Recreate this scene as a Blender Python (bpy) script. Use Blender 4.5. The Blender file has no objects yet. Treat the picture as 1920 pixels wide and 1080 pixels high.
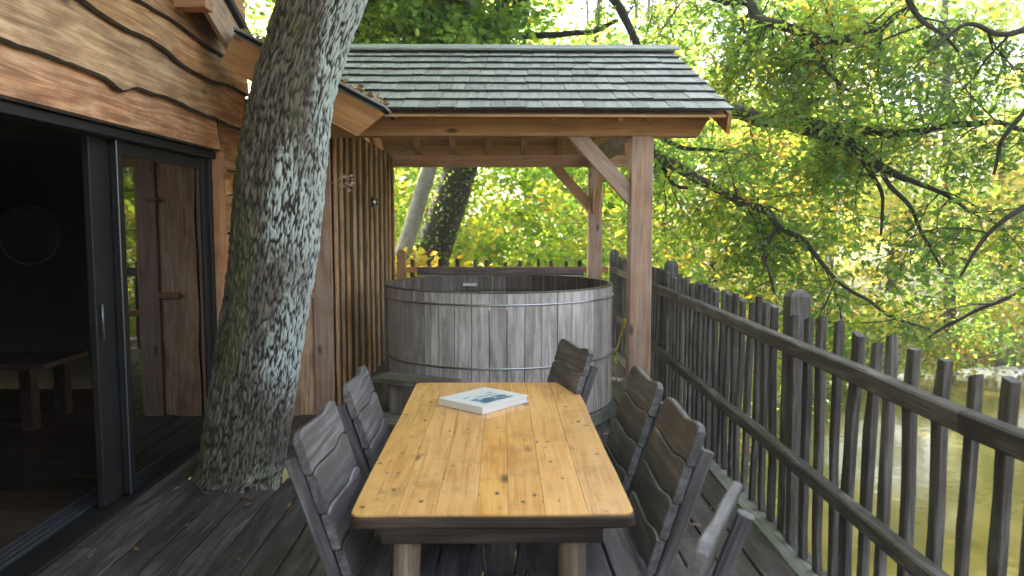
import bpy, math, random
import numpy as np
from mathutils import Vector, Matrix, noise

random.seed(7); RNG = np.random.default_rng(7)
scene = bpy.context.scene
COL = scene.collection
R = math.radians

# ------------------------------------------------------------------ camera, sky, sun, exposure
F = 1450.0                                   # focal length in photo pixels (1920 wide)
CAMZ = 1.67
PITCH = math.atan(125 / F); YAW = math.atan(20 / F)
cam_d = bpy.data.cameras.new('camera'); cam = bpy.data.objects.new('camera', cam_d); COL.objects.link(cam)
cam_d.sensor_width = 36; cam_d.lens = F / 1920 * 36; cam_d.clip_end = 600; cam_d.clip_start = 0.05
cam.location = (0, 0, CAMZ); cam.rotation_euler = (math.pi / 2 - PITCH, 0, -YAW)
cam_d.dof.use_dof = True; cam_d.dof.focus_distance = 5.0; cam_d.dof.aperture_fstop = 2.6
scene.camera = cam

SUN_EL, SUN_AZ = 36, -42                     # azimuth from +Y towards +X
world = bpy.data.worlds.new('World'); scene.world = world; world.use_nodes = True
wn = world.node_tree; bg = wn.nodes['Background']
sky = wn.nodes.new('ShaderNodeTexSky'); sky.sky_type = 'NISHITA'; sky.sun_disc = False
sky.sun_elevation = R(SUN_EL); sky.sun_rotation = R(SUN_AZ); sky.air_density = 1.0; sky.dust_density = 6.0; sky.ozone_density = 0.0
hsv = wn.nodes.new('ShaderNodeHueSaturation'); hsv.inputs['Saturation'].default_value = .62
wn.links.new(sky.outputs[0], hsv.inputs['Color']); wn.links.new(hsv.outputs[0], bg.inputs[0]); bg.inputs[1].default_value = 0.15
sd = bpy.data.lights.new('sun', 'SUN'); sd.energy = 4.5; sd.angle = R(0.55); sd.color = (1, .93, .80)
sun = bpy.data.objects.new('sun', sd); COL.objects.link(sun)
sv = Vector((math.sin(R(SUN_AZ)) * math.cos(R(SUN_EL)), math.cos(R(SUN_AZ)) * math.cos(R(SUN_EL)), math.sin(R(SUN_EL))))
sun.rotation_euler = sv.to_track_quat('Z', 'Y').to_euler()
vs = scene.view_settings
vs.view_transform = 'Standard'; vs.look = 'None'; vs.gamma = 1; vs.use_curve_mapping = False; vs.exposure = 2.85
scene.cycles.max_bounces = 8; scene.cycles.transparent_max_bounces = 8
scene.cycles.diffuse_bounces = 4; scene.cycles.sample_clamp_indirect = 4

# ------------------------------------------------------------------ measuring: a photo pixel to a place at a known distance
CM = cam.rotation_euler.to_matrix()
def ray(px, py):
    return CM @ Vector(((px - 960) / F, (540 - py) / F, -1))
def PY(px, py, y): d = ray(px, py); return Vector((0, 0, CAMZ)) + d * (y / d.y)
def PZ(px, py, z): d = ray(px, py); return Vector((0, 0, CAMZ)) + d * ((z - CAMZ) / d.z)
def PX(px, py, x): d = ray(px, py); return Vector((0, 0, CAMZ)) + d * (x / d.x)

# ------------------------------------------------------------------ object helpers
WM = {}
def tag(o, label=None, cat=None, group=None, kind=None):
    if label: o['label'] = label
    if cat: o['category'] = cat
    if group: o['group'] = group
    if kind: o['kind'] = kind
    return o
def put(o, M=None, parent=None):
    COL.objects.link(o); M = M or Matrix.Identity(4); WM[o.name] = M
    if parent is not None:
        o.parent = parent; o.matrix_basis = WM[parent.name].inverted() @ M
    else: o.matrix_basis = M
    return o
def thing(name, loc, label, cat, group=None, rz=0, kind=None):
    o = bpy.data.objects.new(name, None); o.empty_display_size = .1
    put(o, Matrix.Translation(loc) @ Matrix.Rotation(rz, 4, 'Z'))
    return tag(o, label, cat, group, kind)
def mesh(verts, faces, mats, smooth=False, fm=None):
    me = bpy.data.meshes.new('m'); me.from_pydata([tuple(v) for v in verts], [], faces)
    for m in (mats if isinstance(mats, (list, tuple)) else [mats]): me.materials.append(m)
    if fm: me.polygons.foreach_set('material_index', fm)
    if smooth: me.polygons.foreach_set('use_smooth', [True] * len(me.polygons))
    me.update(); return me
def obj(name, me, parent=None, M=None, **k):
    o = bpy.data.objects.new(name, me); put(o, M, parent)
    return tag(o, **k) if k else o
def frame(o, x, y):
    x = Vector(x).normalized(); y = Vector(y); y = (y - x * y.dot(x)).normalized(); z = x.cross(y)
    M = Matrix((x, y, z)).transposed().to_4x4(); M.translation = Vector(o); return M
def board_me(L, W, T, mats, n=1, c=.003, lo=None, hi=None, bend=None, live=False, ends=None, butt=False):
    """long axis X (centred), width Y, thickness Z; chamfered; lo/hi/bend shape the edges along u=0..1"""
    V, Fc, fm = [], [], []
    rings = n + 1
    for i in range(rings):
        u = i / n; x = (u - .5) * L
        a = -W / 2 + (lo(u) if lo else 0); b = W / 2 + (hi(u) if hi else 0)
        dy, dz = bend(u) if bend else (0, 0)
        t = T / 2; k = min(c, T * .4)
        sk0 = ends(-1) if ends and i == 0 else (ends(1) if ends and i == n else 0)
        for (y, z) in ((a + k, -t), (b - k, -t), (b, -t + k), (b, t - k), (b - k, t), (a + k, t), (a, t - k), (a, -t + k)):
            V.append((x + sk0 * (y / max(W, 1e-4)), y + dy, z + dz))
    for i in range(n):
        for j in range(8):
            p, q = i * 8 + j, i * 8 + (j + 1) % 8
            Fc.append((p, p + 8, q + 8, q)[::-1]); fm.append(1 if (live and j in (5, 6, 7)) else 0)
    Fc.append(tuple(range(8))[::1]); fm.append(1 if butt else 0)
    Fc.append(tuple(range(n * 8, n * 8 + 8))[::-1]); fm.append(0)
    me = mesh(V, Fc, mats, fm=fm)
    return me
def board(name, p0, p1, wdir, W, T, mat, parent, n=1, c=.003, **kw):
    p0, p1 = Vector(p0), Vector(p1)
    lab = {k: kw.pop(k) for k in ('label', 'cat', 'kind') if k in kw}
    me = board_me((p1 - p0).length, W, T, mat, n, c, **kw)
    return obj(name, me, parent, frame((p0 + p1) / 2, p1 - p0, wdir), **lab)
def box(name, a, b, mat, parent=None, c=.004, **k):
    a, b = Vector(a), Vector(b); s = b - a; m = (a + b) / 2
    ax = max(range(3), key=lambda i: s[i]); ay = (ax + 1) % 3; az = (ax + 2) % 3
    e = [Vector((1, 0, 0)), Vector((0, 1, 0)), Vector((0, 0, 1))]
    return obj(name, board_me(s[ax], s[ay], s[az], mat, 1, c), parent, frame(m, e[ax], e[ay]), **k)
def tube_data(pts, rad, sides=8, cap=True, base=0):
    pts = [Vector(p) for p in pts]; V, Fc = [], []
    up = Vector((0.13, .21, 1)).normalized()
    for i, p in enumerate(pts):
        t = (pts[min(i + 1, len(pts) - 1)] - pts[max(i - 1, 0)]).normalized()
        if abs(t.dot(up)) > .95: up = Vector((1, .2, 0))
        a = t.cross(up).normalized(); b = t.cross(a)
        r = rad[i] if hasattr(rad, '__len__') else rad
        for k in range(sides):
            th = 2 * math.pi * k / sides
            V.append(p + (a * math.cos(th) + b * math.sin(th)) * r)
    for i in range(len(pts) - 1):
        for k in range(sides):
            q = (k + 1) % sides
            Fc.append((base + i * sides + k, base + i * sides + q, base + (i + 1) * sides + q, base + (i + 1) * sides + k))
    if cap:
        Fc.append(tuple(base + k for k in range(sides))[::-1])
        Fc.append(tuple(base + (len(pts) - 1) * sides + k for k in range(sides)))
    return V, Fc
def tube(name, pts, rad, mat, parent=None, sides=8, **k):
    V, Fc = tube_data(pts, rad, sides); return obj(name, mesh(V, Fc, mat, smooth=True), parent, **k)
def smooth_path(pts, rad, n=6):
    pts = [Vector(p) for p in pts]; P, Q = [], []
    for i in range(len(pts) - 1):
        a = pts[max(i - 1, 0)]; b = pts[i]; c = pts[i + 1]; d = pts[min(i + 2, len(pts) - 1)]
        for k in range(n):
            t = k / n
            P.append(.5 * ((2 * b) + (c - a) * t + (2 * a - 5 * b + 4 * c - d) * t * t + (3 * b - a - 3 * c + d) * t ** 3))
            Q.append(rad[i] * (1 - t) + rad[i + 1] * t)
    P.append(pts[-1]); Q.append(rad[-1]); return P, Q

# ------------------------------------------------------------------ materials
def nt(name):
    m = bpy.data.materials.new(name); m.use_nodes = True; t = m.node_tree; t.nodes.clear()
    out = t.nodes.new('ShaderNodeOutputMaterial'); return m, t, out
def N(t, typ, ins=None, **props):
    n = t.nodes.new(typ)
    for k, v in props.items(): setattr(n, k, v)
    for k, v in (ins or {}).items():
        if isinstance(v, bpy.types.NodeSocket): t.links.new(v, n.inputs[k])
        else: n.inputs[k].default_value = v
    return n
def ramp(t, fac, stops, interp='LINEAR'):
    n = t.nodes.new('ShaderNodeValToRGB'); t.links.new(fac, n.inputs[0]); cr = n.color_ramp; cr.interpolation = interp
    while len(cr.elements) < len(stops): cr.elements.new(.5)
    for e, (p, c) in zip(cr.elements, stops):
        e.position = p; e.color = (*c, 1) if len(c) == 3 else c
    return n
def mixc(t, fac, a, b, mode='MIX'):
    n = t.nodes.new('ShaderNodeMix'); n.data_type = 'RGBA'; n.blend_type = mode
    for s, v in ((0, fac), (6, a), (7, b)):
        if isinstance(v, bpy.types.NodeSocket): t.links.new(v, n.inputs[s])
        else: n.inputs[s].default_value = v if s == 0 else (*v, 1)
    return n.outputs[2]
def math_(t, op, a, b=0.0, c=0.0):
    n = t.nodes.new('ShaderNodeMath'); n.operation = op
    for i, v in enumerate((a, b, c)):
        if isinstance(v, bpy.types.NodeSocket): t.links.new(v, n.inputs[i])
        else: n.inputs[i].default_value = v
    return n.outputs[0]
def maprange(t, v, a, b, c, d):
    n = N(t, 'ShaderNodeMapRange', {0: v, 1: a, 2: b, 3: c, 4: d}); return n.outputs[0]

def wood(name, dark, mid, light, rough=.75, vary=(.75, 1.2), grain=1.0, knots=.55, stain=None, stain_amt=0.0,
         bump=.35, coat=0.0, cracks=.35, hue=0.012, scratch=0.0, sat=(.85, 1.1), ringw=.15):
    m, t, out = nt(name)
    tc = N(t, 'ShaderNodeTexCoord'); oi = N(t, 'ShaderNodeObjectInfo')
    off = N(t, 'ShaderNodeCombineXYZ', {0: math_(t, 'MULTIPLY', oi.outputs['Random'], 61.0), 1: math_(t, 'MULTIPLY', oi.outputs['Random'], 37.0), 2: math_(t, 'MULTIPLY', oi.outputs['Random'], 19.0)})
    co = N(t, 'ShaderNodeVectorMath', {0: tc.outputs['Object'], 1: off.outputs[0]}, operation='ADD').outputs[0]
    # figure: growth rings seen along the plank, bent round knots
    mp = N(t, 'ShaderNodeMapping', {'Vector': co, 'Scale': (.55, 6, 6)}).outputs[0]
    warp = N(t, 'ShaderNodeTexNoise', {'Vector': mp, 'Scale': 1.2, 'Detail': 2.0, 'Roughness': .5}).outputs[0]
    rings = math_(t, 'FRACT', math_(t, 'MULTIPLY', warp, 7.0 * grain))
    rings = math_(t, 'ABSOLUTE', math_(t, 'SUBTRACT', math_(t, 'MULTIPLY', rings, 2.0), 1.0))
    mp2 = N(t, 'ShaderNodeMapping', {'Vector': co, 'Scale': (2.0, 90, 90)}).outputs[0]
    fine = N(t, 'ShaderNodeTexNoise', {'Vector': mp2, 'Scale': 1.6 * grain, 'Detail': 5.0, 'Roughness': .65}).outputs[0]
    blot = N(t, 'ShaderNodeTexNoise', {'Vector': co, 'Scale': 3.2, 'Detail': 4.0, 'Roughness': .6}).outputs[0]
    f = math_(t, 'ADD', math_(t, 'MULTIPLY', rings, ringw), math_(t, 'MULTIPLY', fine, .85 - ringw))
    f = math_(t, 'ADD', f, math_(t, 'MULTIPLY', blot, .44))
    c = ramp(t, f, [(.42, dark), (.62, mid), (.80, light)]).outputs[0]
    # knots
    mk = N(t, 'ShaderNodeMapping', {'Vector': co, 'Scale': (2.0, 5.0, 5.0)}).outputs[0]
    vo = N(t, 'ShaderNodeTexVoronoi', {'Vector': mk, 'Scale': 1.0, 'Randomness': 1.0}); kd = vo.outputs['Distance']
    kn = maprange(t, kd, .05, .13, 1.0, 0.0)
    kmul = math_(t, 'MULTIPLY', kn, knots)
    c = mixc(t, kmul, c, tuple(x * .28 for x in dark))
    # drying cracks
    mc = N(t, 'ShaderNodeMapping', {'Vector': co, 'Scale': (1.4, 55, 55)}).outputs[0]
    cr = N(t, 'ShaderNodeTexNoise', {'Vector': mc, 'Scale': 1.0, 'Detail': 2.0}).outputs[0]
    crk = maprange(t, cr, .34, .30, 0.0, 1.0)
    c = mixc(t, math_(t, 'MULTIPLY', crk, cracks), c, tuple(x * .22 for x in dark))
    if scratch:
        vs_ = N(t, 'ShaderNodeTexVoronoi', {'Vector': N(t, 'ShaderNodeMapping', {'Vector': co, 'Scale': (5, 9, 9), 'Rotation': (0, 0, .5)}).outputs[0], 'Scale': 2.3}).outputs['Distance']
        n2 = N(t, 'ShaderNodeTexNoise', {'Vector': co, 'Scale': 38.0, 'Detail': 3.0}).outputs[0]
        sc_ = math_(t, 'MULTIPLY', maprange(t, vs_, .24, .10, 0, 1), maprange(t, n2, .51, .57, 0, 1))
        c = mixc(t, math_(t, 'MULTIPLY', sc_, scratch), c, (.03, .018, .012))
        n3 = N(t, 'ShaderNodeTexNoise', {'Vector': co, 'Scale': 5.0, 'Detail': 5.0, 'Roughness': .7}).outputs[0]
        c = mixc(t, math_(t, 'MULTIPLY', maprange(t, n3, .52, .66, 0, 1), .5), c, tuple(x * .55 for x in mid))
    if stain_amt:
        sn = N(t, 'ShaderNodeTexNoise', {'Vector': N(t, 'ShaderNodeMapping', {'Vector': co, 'Scale': (1.2, 6, 6)}).outputs[0], 'Scale': 2.0, 'Detail': 5.0, 'Roughness': .7}).outputs[0]
        c = mixc(t, math_(t, 'MULTIPLY', maprange(t, sn, .42, .62, 0, 1), stain_amt), c, stain)
    br = maprange(t, oi.outputs['Random'], 0, 1, vary[0], vary[1])
    hs = N(t, 'ShaderNodeHueSaturation', {'Color': c, 'Value': br, 'Hue': maprange(t, math_(t, 'FRACT', math_(t, 'MULTIPLY', oi.outputs['Random'], 7.3)), 0, 1, .5 - hue * .4, .5 + hue),
                                          'Saturation': maprange(t, math_(t, 'FRACT', math_(t, 'MULTIPLY', oi.outputs['Random'], 13.7)), 0, 1, sat[0], sat[1])}).outputs[0]
    hgt = math_(t, 'SUBTRACT', math_(t, 'ADD', math_(t, 'MULTIPLY', fine, 1.0), math_(t, 'MULTIPLY', rings, .25)), math_(t, 'MULTIPLY', crk, .9 * cracks))
    bp = N(t, 'ShaderNodeBump', {'Height': hgt, 'Strength': bump, 'Distance': .006}).outputs[0]
    b = N(t, 'ShaderNodeBsdfPrincipled', {'Base Color': hs, 'Roughness': maprange(t, fine, .3, .7, rough - .08, rough + .1), 'Normal': bp, 'Coat Weight': coat, 'Coat Roughness': .22})
    t.links.new(b.outputs[0], out.inputs[0]); return m

def plain(name, col, rough=.6, metal=0.0, var=.25, scale=8, bump=.15, trans=None, col2=None):
    m, t, out = nt(name); tc = N(t, 'ShaderNodeTexCoord')
    n = N(t, 'ShaderNodeTexNoise', {'Vector': tc.outputs['Object'], 'Scale': float(scale), 'Detail': 5.0, 'Roughness': .6}).outputs[0]
    c2 = col2 or tuple(x * (1 - var) for x in col)
    c = mixc(t, maprange(t, n, .35, .65, 0, 1), col, c2)
    bp = N(t, 'ShaderNodeBump', {'Height': n, 'Strength': bump, 'Distance': .01}).outputs[0]
    b = N(t, 'ShaderNodeBsdfPrincipled', {'Base Color': c, 'Roughness': rough, 'Metallic': metal, 'Normal': bp})
    t.links.new(b.outputs[0], out.inputs[0]); return m

def leafmat(name, stops, trans=.5, tcol=1.5, gloss=.045):
    m, t, out = nt(name)
    at = N(t, 'ShaderNodeAttribute', attribute_name='rnd')
    c = ramp(t, at.outputs['Fac'], stops).outputs[0]
    tcn = N(t, 'ShaderNodeMix', data_type='RGBA', blend_type='MULTIPLY'); tcn.inputs[0].default_value = 1
    t.links.new(c, tcn.inputs[6]); tcn.inputs[7].default_value = (tcol * 1.06, tcol * .97, tcol * .52, 1)
    d = N(t, 'ShaderNodeBsdfDiffuse', {'Color': c}); tr = N(t, 'ShaderNodeBsdfTranslucent', {'Color': tcn.outputs[2]})
    mx = N(t, 'ShaderNodeMixShader', {0: trans, 1: d.outputs[0], 2: tr.outputs[0]})
    g = N(t, 'ShaderNodeBsdfGlossy', {'Color': (1, 1, 1, 1), 'Roughness': .38})
    mg = N(t, 'ShaderNodeMixShader', {0: gloss, 1: mx.outputs[0], 2: g.outputs[0]})
    t.links.new(mg.outputs[0], out.inputs[0]); return m

def barkmat(name, base, crack, lichen, moss, l_amt=.5, m_amt=.4, scale=1.0):
    """bark: 'rid' (ridge height), 'lic', 'mos' vertex attributes say where lichen and moss grow"""
    m, t, out = nt(name); tc = N(t, 'ShaderNodeTexCoord'); co = tc.outputs['Object']
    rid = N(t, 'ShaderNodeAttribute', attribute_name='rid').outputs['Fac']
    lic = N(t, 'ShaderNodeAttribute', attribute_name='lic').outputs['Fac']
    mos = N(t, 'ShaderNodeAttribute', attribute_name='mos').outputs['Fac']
    n1 = N(t, 'ShaderNodeTexNoise', {'Vector': N(t, 'ShaderNodeMapping', {'Vector': co, 'Scale': (1, 1, .45)}).outputs[0], 'Scale': 70.0 * scale, 'Detail': 4.0, 'Roughness': .65}).outputs[0]
    n2 = N(t, 'ShaderNodeTexNoise', {'Vector': co, 'Scale': 15.0 * scale, 'Detail': 6.0, 'Roughness': .7}).outputs[0]
    c = mixc(t, maprange(t, rid, -.26, .26, 0, 1), crack, base)
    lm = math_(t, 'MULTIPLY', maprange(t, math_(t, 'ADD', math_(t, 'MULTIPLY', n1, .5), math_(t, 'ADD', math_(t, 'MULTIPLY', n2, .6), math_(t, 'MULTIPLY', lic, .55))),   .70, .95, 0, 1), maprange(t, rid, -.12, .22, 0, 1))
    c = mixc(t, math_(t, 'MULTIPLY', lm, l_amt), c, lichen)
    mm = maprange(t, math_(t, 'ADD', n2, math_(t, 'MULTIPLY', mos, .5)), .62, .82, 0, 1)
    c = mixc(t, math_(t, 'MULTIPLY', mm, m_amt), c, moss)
    h = math_(t, 'ADD', math_(t, 'MULTIPLY', n1, .6), n2)
    bp = N(t, 'ShaderNodeBump', {'Height': h, 'Strength': .7, 'Distance': .012}).outputs[0]
    b = N(t, 'ShaderNodeBsdfPrincipled', {'Base Color': c, 'Roughness': .88, 'Normal': bp})
    t.links.new(b.outputs[0], out.inputs[0]); return m

M = {}
M['siding'] = wood('siding_wood', (.17, .062, .02), (.50, .22, .078), (.68, .41, .21), rough=.5, ringw=.2, stain=(.15, .07, .03), stain_amt=.5, knots=.9, vary=(.8, 1.2))
M['live'] = wood('live_edge_bark', (.018, .011, .008), (.04, .024, .016), (.10, .065, .04), knots=.2)
M['larch'] = wood('larch_beam', (.26, .095, .032), (.50, .215, .08), (.60, .32, .14), rough=.65, knots=.9, stain=(.36, .27, .21), stain_amt=.25, vary=(.85, 1.1))
M['post'] = wood('post_wood', (.21, .10, .05), (.42, .245, .15), (.53, .37, .26), rough=.7, knots=1.0, stain=(.34, .29, .27), stain_amt=.4, vary=(.9, 1.1))
M['soffit'] = wood('soffit_wood', (.35, .18, .07), (.55, .31, .13), (.64, .40, .2), rough=.6, knots=.7, vary=(.9, 1.1))
M['batten'] = wood('batten_wood', (.30, .13, .05), (.66, .36, .16), (.76, .50, .29), rough=.65, stain=(.14, .08, .05), stain_amt=.5, knots=.4, vary=(.75, 1.15), hue=.006)
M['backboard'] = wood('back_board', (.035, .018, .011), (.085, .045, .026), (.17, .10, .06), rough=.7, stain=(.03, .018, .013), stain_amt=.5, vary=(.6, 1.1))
M['shingle'] = wood('shingle_wood', (.17, .178, .172), (.275, .288, .28), (.37, .385, .375), rough=.8, knots=.05, cracks=.3, stain=(.24, .26, .22), stain_amt=.35, vary=(.82, 1.14), hue=.01)
M['deck'] = wood('deck_wood', (.028, .022, .020), (.068, .058, .055), (.15, .135, .13), rough=.5, knots=.6, stain=(.035, .024, .02), stain_amt=.7, vary=(.7, 1.25), hue=.01, bump=.5)
M['deckedge'] = wood('deck_edge_wood', (.11, .105, .09), (.20, .195, .17), (.30, .30, .26), rough=.8, knots=.2, stain=(.10, .12, .085), stain_amt=.6)
M['fence'] = wood('fence_wood', (.028, .024, .021), (.068, .060, .055), (.175, .163, .152), rough=.72, knots=.5, stain=(.06, .045, .036), stain_amt=.5, vary=(.6, 1.2), hue=.01, bump=.6)
M['chair'] = wood('chair_wood', (.036, .032, .034), (.09, .082, .087), (.20, .187, .20), rough=.48, knots=.6, stain=(.05, .042, .045), stain_amt=.4, vary=(.85, 1.15), hue=.01)
M['table'] = wood('table_wood', (.46, .19, .042), (.68, .335, .085), (.77, .435, .145), rough=.42, knots=.9, cracks=.28, vary=(.92, 1.06), sat=(.93, 1.04), coat=.3, hue=.003, bump=.3, scratch=1.0, ringw=.13)
M['tabledark'] = wood('table_edge_wood', (.012, .007, .005), (.03, .017, .012), (.07, .042, .028), rough=.5, knots=.3)
M['log'] = wood('peeled_log', (.12, .075, .045), (.25, .17, .115), (.36, .27, .20), rough=.6, knots=.6)
M['stave'] = wood('tub_stave', (.23, .19, .17), (.46, .41, .385), (.62, .575, .55), rough=.62, knots=.3, stain=(.15, .105, .08), stain_amt=.45, vary=(.66, 1.22), hue=.012)
M['tubrim'] = wood('tub_rim', (.05, .035, .028), (.11, .08, .065), (.2, .16, .14), rough=.5, knots=.1)
M['step'] = wood('step_wood', (.06, .05, .038), (.14, .115, .085), (.27, .235, .18), rough=.8, stain=(.06, .055, .03), stain_amt=.5)
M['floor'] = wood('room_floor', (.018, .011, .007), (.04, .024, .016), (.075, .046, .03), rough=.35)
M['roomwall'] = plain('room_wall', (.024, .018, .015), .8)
M['black'] = plain('black_frame', (.008, .007, .007), .6, 0, .3, 3, .03)
M['steel'] = plain('steel', (.55, .55, .56), .28, 1.0, .2, 20, .03)
M['darksteel'] = plain('dark_steel', (.22, .22, .23), .4, .9, .3, 20, .05)
M['rails'] = plain('track_alu', (.32, .33, .37), .32, .9, .1, 3, .02)
M['roofedge'] = plain('roof_edge', (.035, .032, .03), .85, 0, .4, 12, .4)
M['yellow'] = plain('yellow_rope', (.55, .50, .05), .6, 0, .2, 60)
M['paper'] = plain('paper', (.72, .71, .70), .55, 0, .05, 3, .02)
M['dry'] = plain('dried_petals', (.60, .50, .40), .8, 0, .3, 30)
M['wicker'] = plain('wicker', (.09, .07, .055), .8, 0, .6, 40, .6)
M['soil'] = plain('soil', (.10, .085, .04), .95, 0, .5, .8, .6, col2=(.045, .06, .02))
GREEN = [(0, (.05, .115, .032)), (.35, (.095, .18, .042)), (.7, (.175, .25, .05)), (.86, (.25, .26, .025)), (.95, (.34, .24, .03)), (1, (.22, .10, .03))]
YELLOW = [(0, (.06, .14, .03)), (.3, (.14, .23, .04)), (.6, (.30, .33, .055)), (.85, (.46, .42, .08)), (.96, (.42, .24, .05)), (1, (.34, .15, .05))]
M['leaf'] = leafmat('oak_leaf', GREEN, .66, 3.0, .03)
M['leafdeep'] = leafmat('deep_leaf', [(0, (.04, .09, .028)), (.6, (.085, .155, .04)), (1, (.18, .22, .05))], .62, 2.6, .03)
M['leafyel'] = leafmat('sunny_leaf', YELLOW, .55, 2.0, .02)
M['litter'] = leafmat('litter_leaf', [(0, (.16, .08, .035)), (.5, (.32, .18, .08)), (1, (.48, .34, .18))], .1, 1.0, .04)
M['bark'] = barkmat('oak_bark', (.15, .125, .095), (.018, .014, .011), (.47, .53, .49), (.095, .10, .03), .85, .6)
M['barkfar'] = plain('far_bark', (.05, .04, .032), .9, 0, .5, 14, .8, col2=(.02, .02, .011))
M['barkpale'] = plain('pale_bark', (.30, .29, .27), .85, 0, .4, 10, .5)
# the varnish-free glass of the sliding door
m, t, out = nt('door_glass')
fr = N(t, 'ShaderNodeFresnel', {'IOR': 1.7}).outputs[0]
gl = N(t, 'ShaderNodeBsdfGlossy', {'Color': (.92, .95, 1, 1), 'Roughness': .012}); tp = N(t, 'ShaderNodeBsdfTransparent', {'Color': (.55, .56, .58, 1)})
mx = N(t, 'ShaderNodeMixShader', {0: math_(t, 'MINIMUM', math_(t, 'MULTIPLY', fr, 1.5), 1.0), 1: tp.outputs[0], 2: gl.outputs[0]}); t.links.new(mx.outputs[0], out.inputs[0]); M['glass'] = m
# pond water and tub water
def watermat(name, col, sc, st, rough=.06):
    m, t, out = nt(name); tc = N(t, 'ShaderNodeTexCoord')
    n = N(t, 'ShaderNodeTexNoise', {'Vector': tc.outputs['Object'], 'Scale': sc, 'Detail': 4.0}).outputs[0]
    n2 = N(t, 'ShaderNodeTexNoise', {'Vector': tc.outputs['Object'], 'Scale': .35, 'Detail': 5.0, 'Roughness': .7}).outputs[0]
    c = mixc(t, maprange(t, n2, .4, .62, 0, 1), col, tuple(x * .6 for x in col))
    bp = N(t, 'ShaderNodeBump', {'Height': n, 'Strength': st, 'Distance': .03}).outputs[0]
    b = N(t, 'ShaderNodeBsdfPrincipled', {'Base Color': c, 'Roughness': rough, 'Normal': bp, 'IOR': 1.33, 'Specular IOR Level': .5})
    t.links.new(b.outputs[0], out.inputs[0]); return m
M['pond'] = watermat('pond_water', (.13, .115, .028), 2.6, .30, .10)
M['tubwater'] = watermat('tub_water', (.02, .022, .022), 3.0, .05)
# book cover: pale sky, blue picture blocks
m, t, out = nt('book_cover'); tc = N(t, 'ShaderNodeTexCoord'); co = tc.outputs['Object']
n = N(t, 'ShaderNodeTexNoise', {'Vector': N(t, 'ShaderNodeMapping', {'Vector': co, 'Scale': (9, 26, 1)}).outputs[0], 'Scale': 1.3, 'Detail': 5.0}).outputs[0]
sx = N(t, 'ShaderNodeSeparateXYZ', {0: co})
inx = math_(t, 'MULTIPLY', math_(t, 'LESS_THAN', math_(t, 'ABSOLUTE', sx.outputs[0]), .105), math_(t, 'LESS_THAN', math_(t, 'ABSOLUTE', math_(t, 'ADD', sx.outputs[1], .02)), .085))
pic = ramp(t, math_(t, 'ADD', n, math_(t, 'MULTIPLY', sx.outputs[1], 1.6)), [(.36, (.05, .11, .22)), (.44, (.16, .28, .42)), (.5, (.55, .6, .62)), (.6, (.72, .74, .73))]).outputs[0]
c = mixc(t, inx, (.70, .71, .72), pic)
b = N(t, 'ShaderNodeBsdfPrincipled', {'Base Color': c, 'Roughness': .3}); t.links.new(b.outputs[0], out.inputs[0]); M['cover'] = m

# ------------------------------------------------------------------ foliage helpers (numpy)
LEAF6 = np.array([(0, 0, 0), (.32, .30, .05), (.74, .26, .04), (1, 0, -.06), (.74, -.26, .04), (.32, -.30, .05)], float)
LEAFL = np.array([(0, 0, 0), (.16, .05, .01), (.30, .21, .03), (.42, .10, .02), (.58, .27, .03), (.70, .11, .0), (.86, .15, -.02), (1, 0, -.07), (.86, -.15, -.02), (.70, -.11, .0), (.58, -.27, .03), (.42, -.10, .02), (.30, -.21, .03), (.16, -.05, .01)], float)
def rot_frames(n, up=None, updo=.0):
    a = RNG.normal(size=(n, 3)); a[:, 2] *= .6; a[:, 2] -= .25
    a /= np.linalg.norm(a, axis=1)[:, None]
    b = RNG.normal(size=(n, 3)); b[:, 2] += updo
    b -= a * (a * b).sum(1)[:, None]; b /= np.linalg.norm(b, axis=1)[:, None]      # b = normal of the blade
    return a, np.cross(b, a), b
def leaves_me(P, size, mat, rnd=None, updo=1.2, quad=False, lobed=False):
    P = np.asarray(P, float); n = len(P)
    L, S, Nn = rot_frames(n, updo=updo); s = size * RNG.uniform(.6, 1.3, n)
    tmpl = LEAF6[[0, 1, 3, 5]] * np.array([1, 1.5, 1]) if quad else LEAF6
    if lobed: tmpl = LEAFL
    k = len(tmpl)
    V = P[:, None, :] + s[:, None, None] * (tmpl[None, :, 0:1] * L[:, None, :] + tmpl[None, :, 1:2] * S[:, None, :] + tmpl[None, :, 2:3] * Nn[:, None, :])
    me = bpy.data.meshes.new('leaves'); me.vertices.add(n * k); me.vertices.foreach_set('co', V.reshape(-1).astype(np.float32))
    if quad: idx = np.array([[0, 3, 2, 1]])
    elif lobed: idx = np.array([list(range(7, -1, -1)), [0, 13, 12, 11, 10, 9, 8, 7]])
    else: idx = np.array([[0, 3, 2, 1], [0, 5, 4, 3]])
    fl_ = idx.shape[1]; Fc = (np.arange(n)[:, None, None] * k + idx[None]).reshape(-1, fl_)
    me.loops.add(Fc.size); me.loops.foreach_set('vertex_index', Fc.reshape(-1).astype(np.int32))
    me.polygons.add(len(Fc)); me.polygons.foreach_set('loop_start', (np.arange(len(Fc)) * fl_).astype(np.int32))
    at = me.attributes.new('rnd', 'FLOAT', 'POINT')
    r = RNG.random(n) if rnd is None else np.clip(rnd, 0, 1)
    at.data.foreach_set('value', np.repeat(r, k).astype(np.float32))
    me.materials.append(mat); me.update(calc_edges=True); return me
def blob_points(c, r, n, shell=.55):
    d = RNG.normal(size=(n, 3)); d /= np.linalg.norm(d, axis=1)[:, None]
    rr = (shell + (1 - shell) * RNG.random(n)) ** .7
    return np.asarray(c) + d * rr[:, None] * np.asarray(r)
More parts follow.
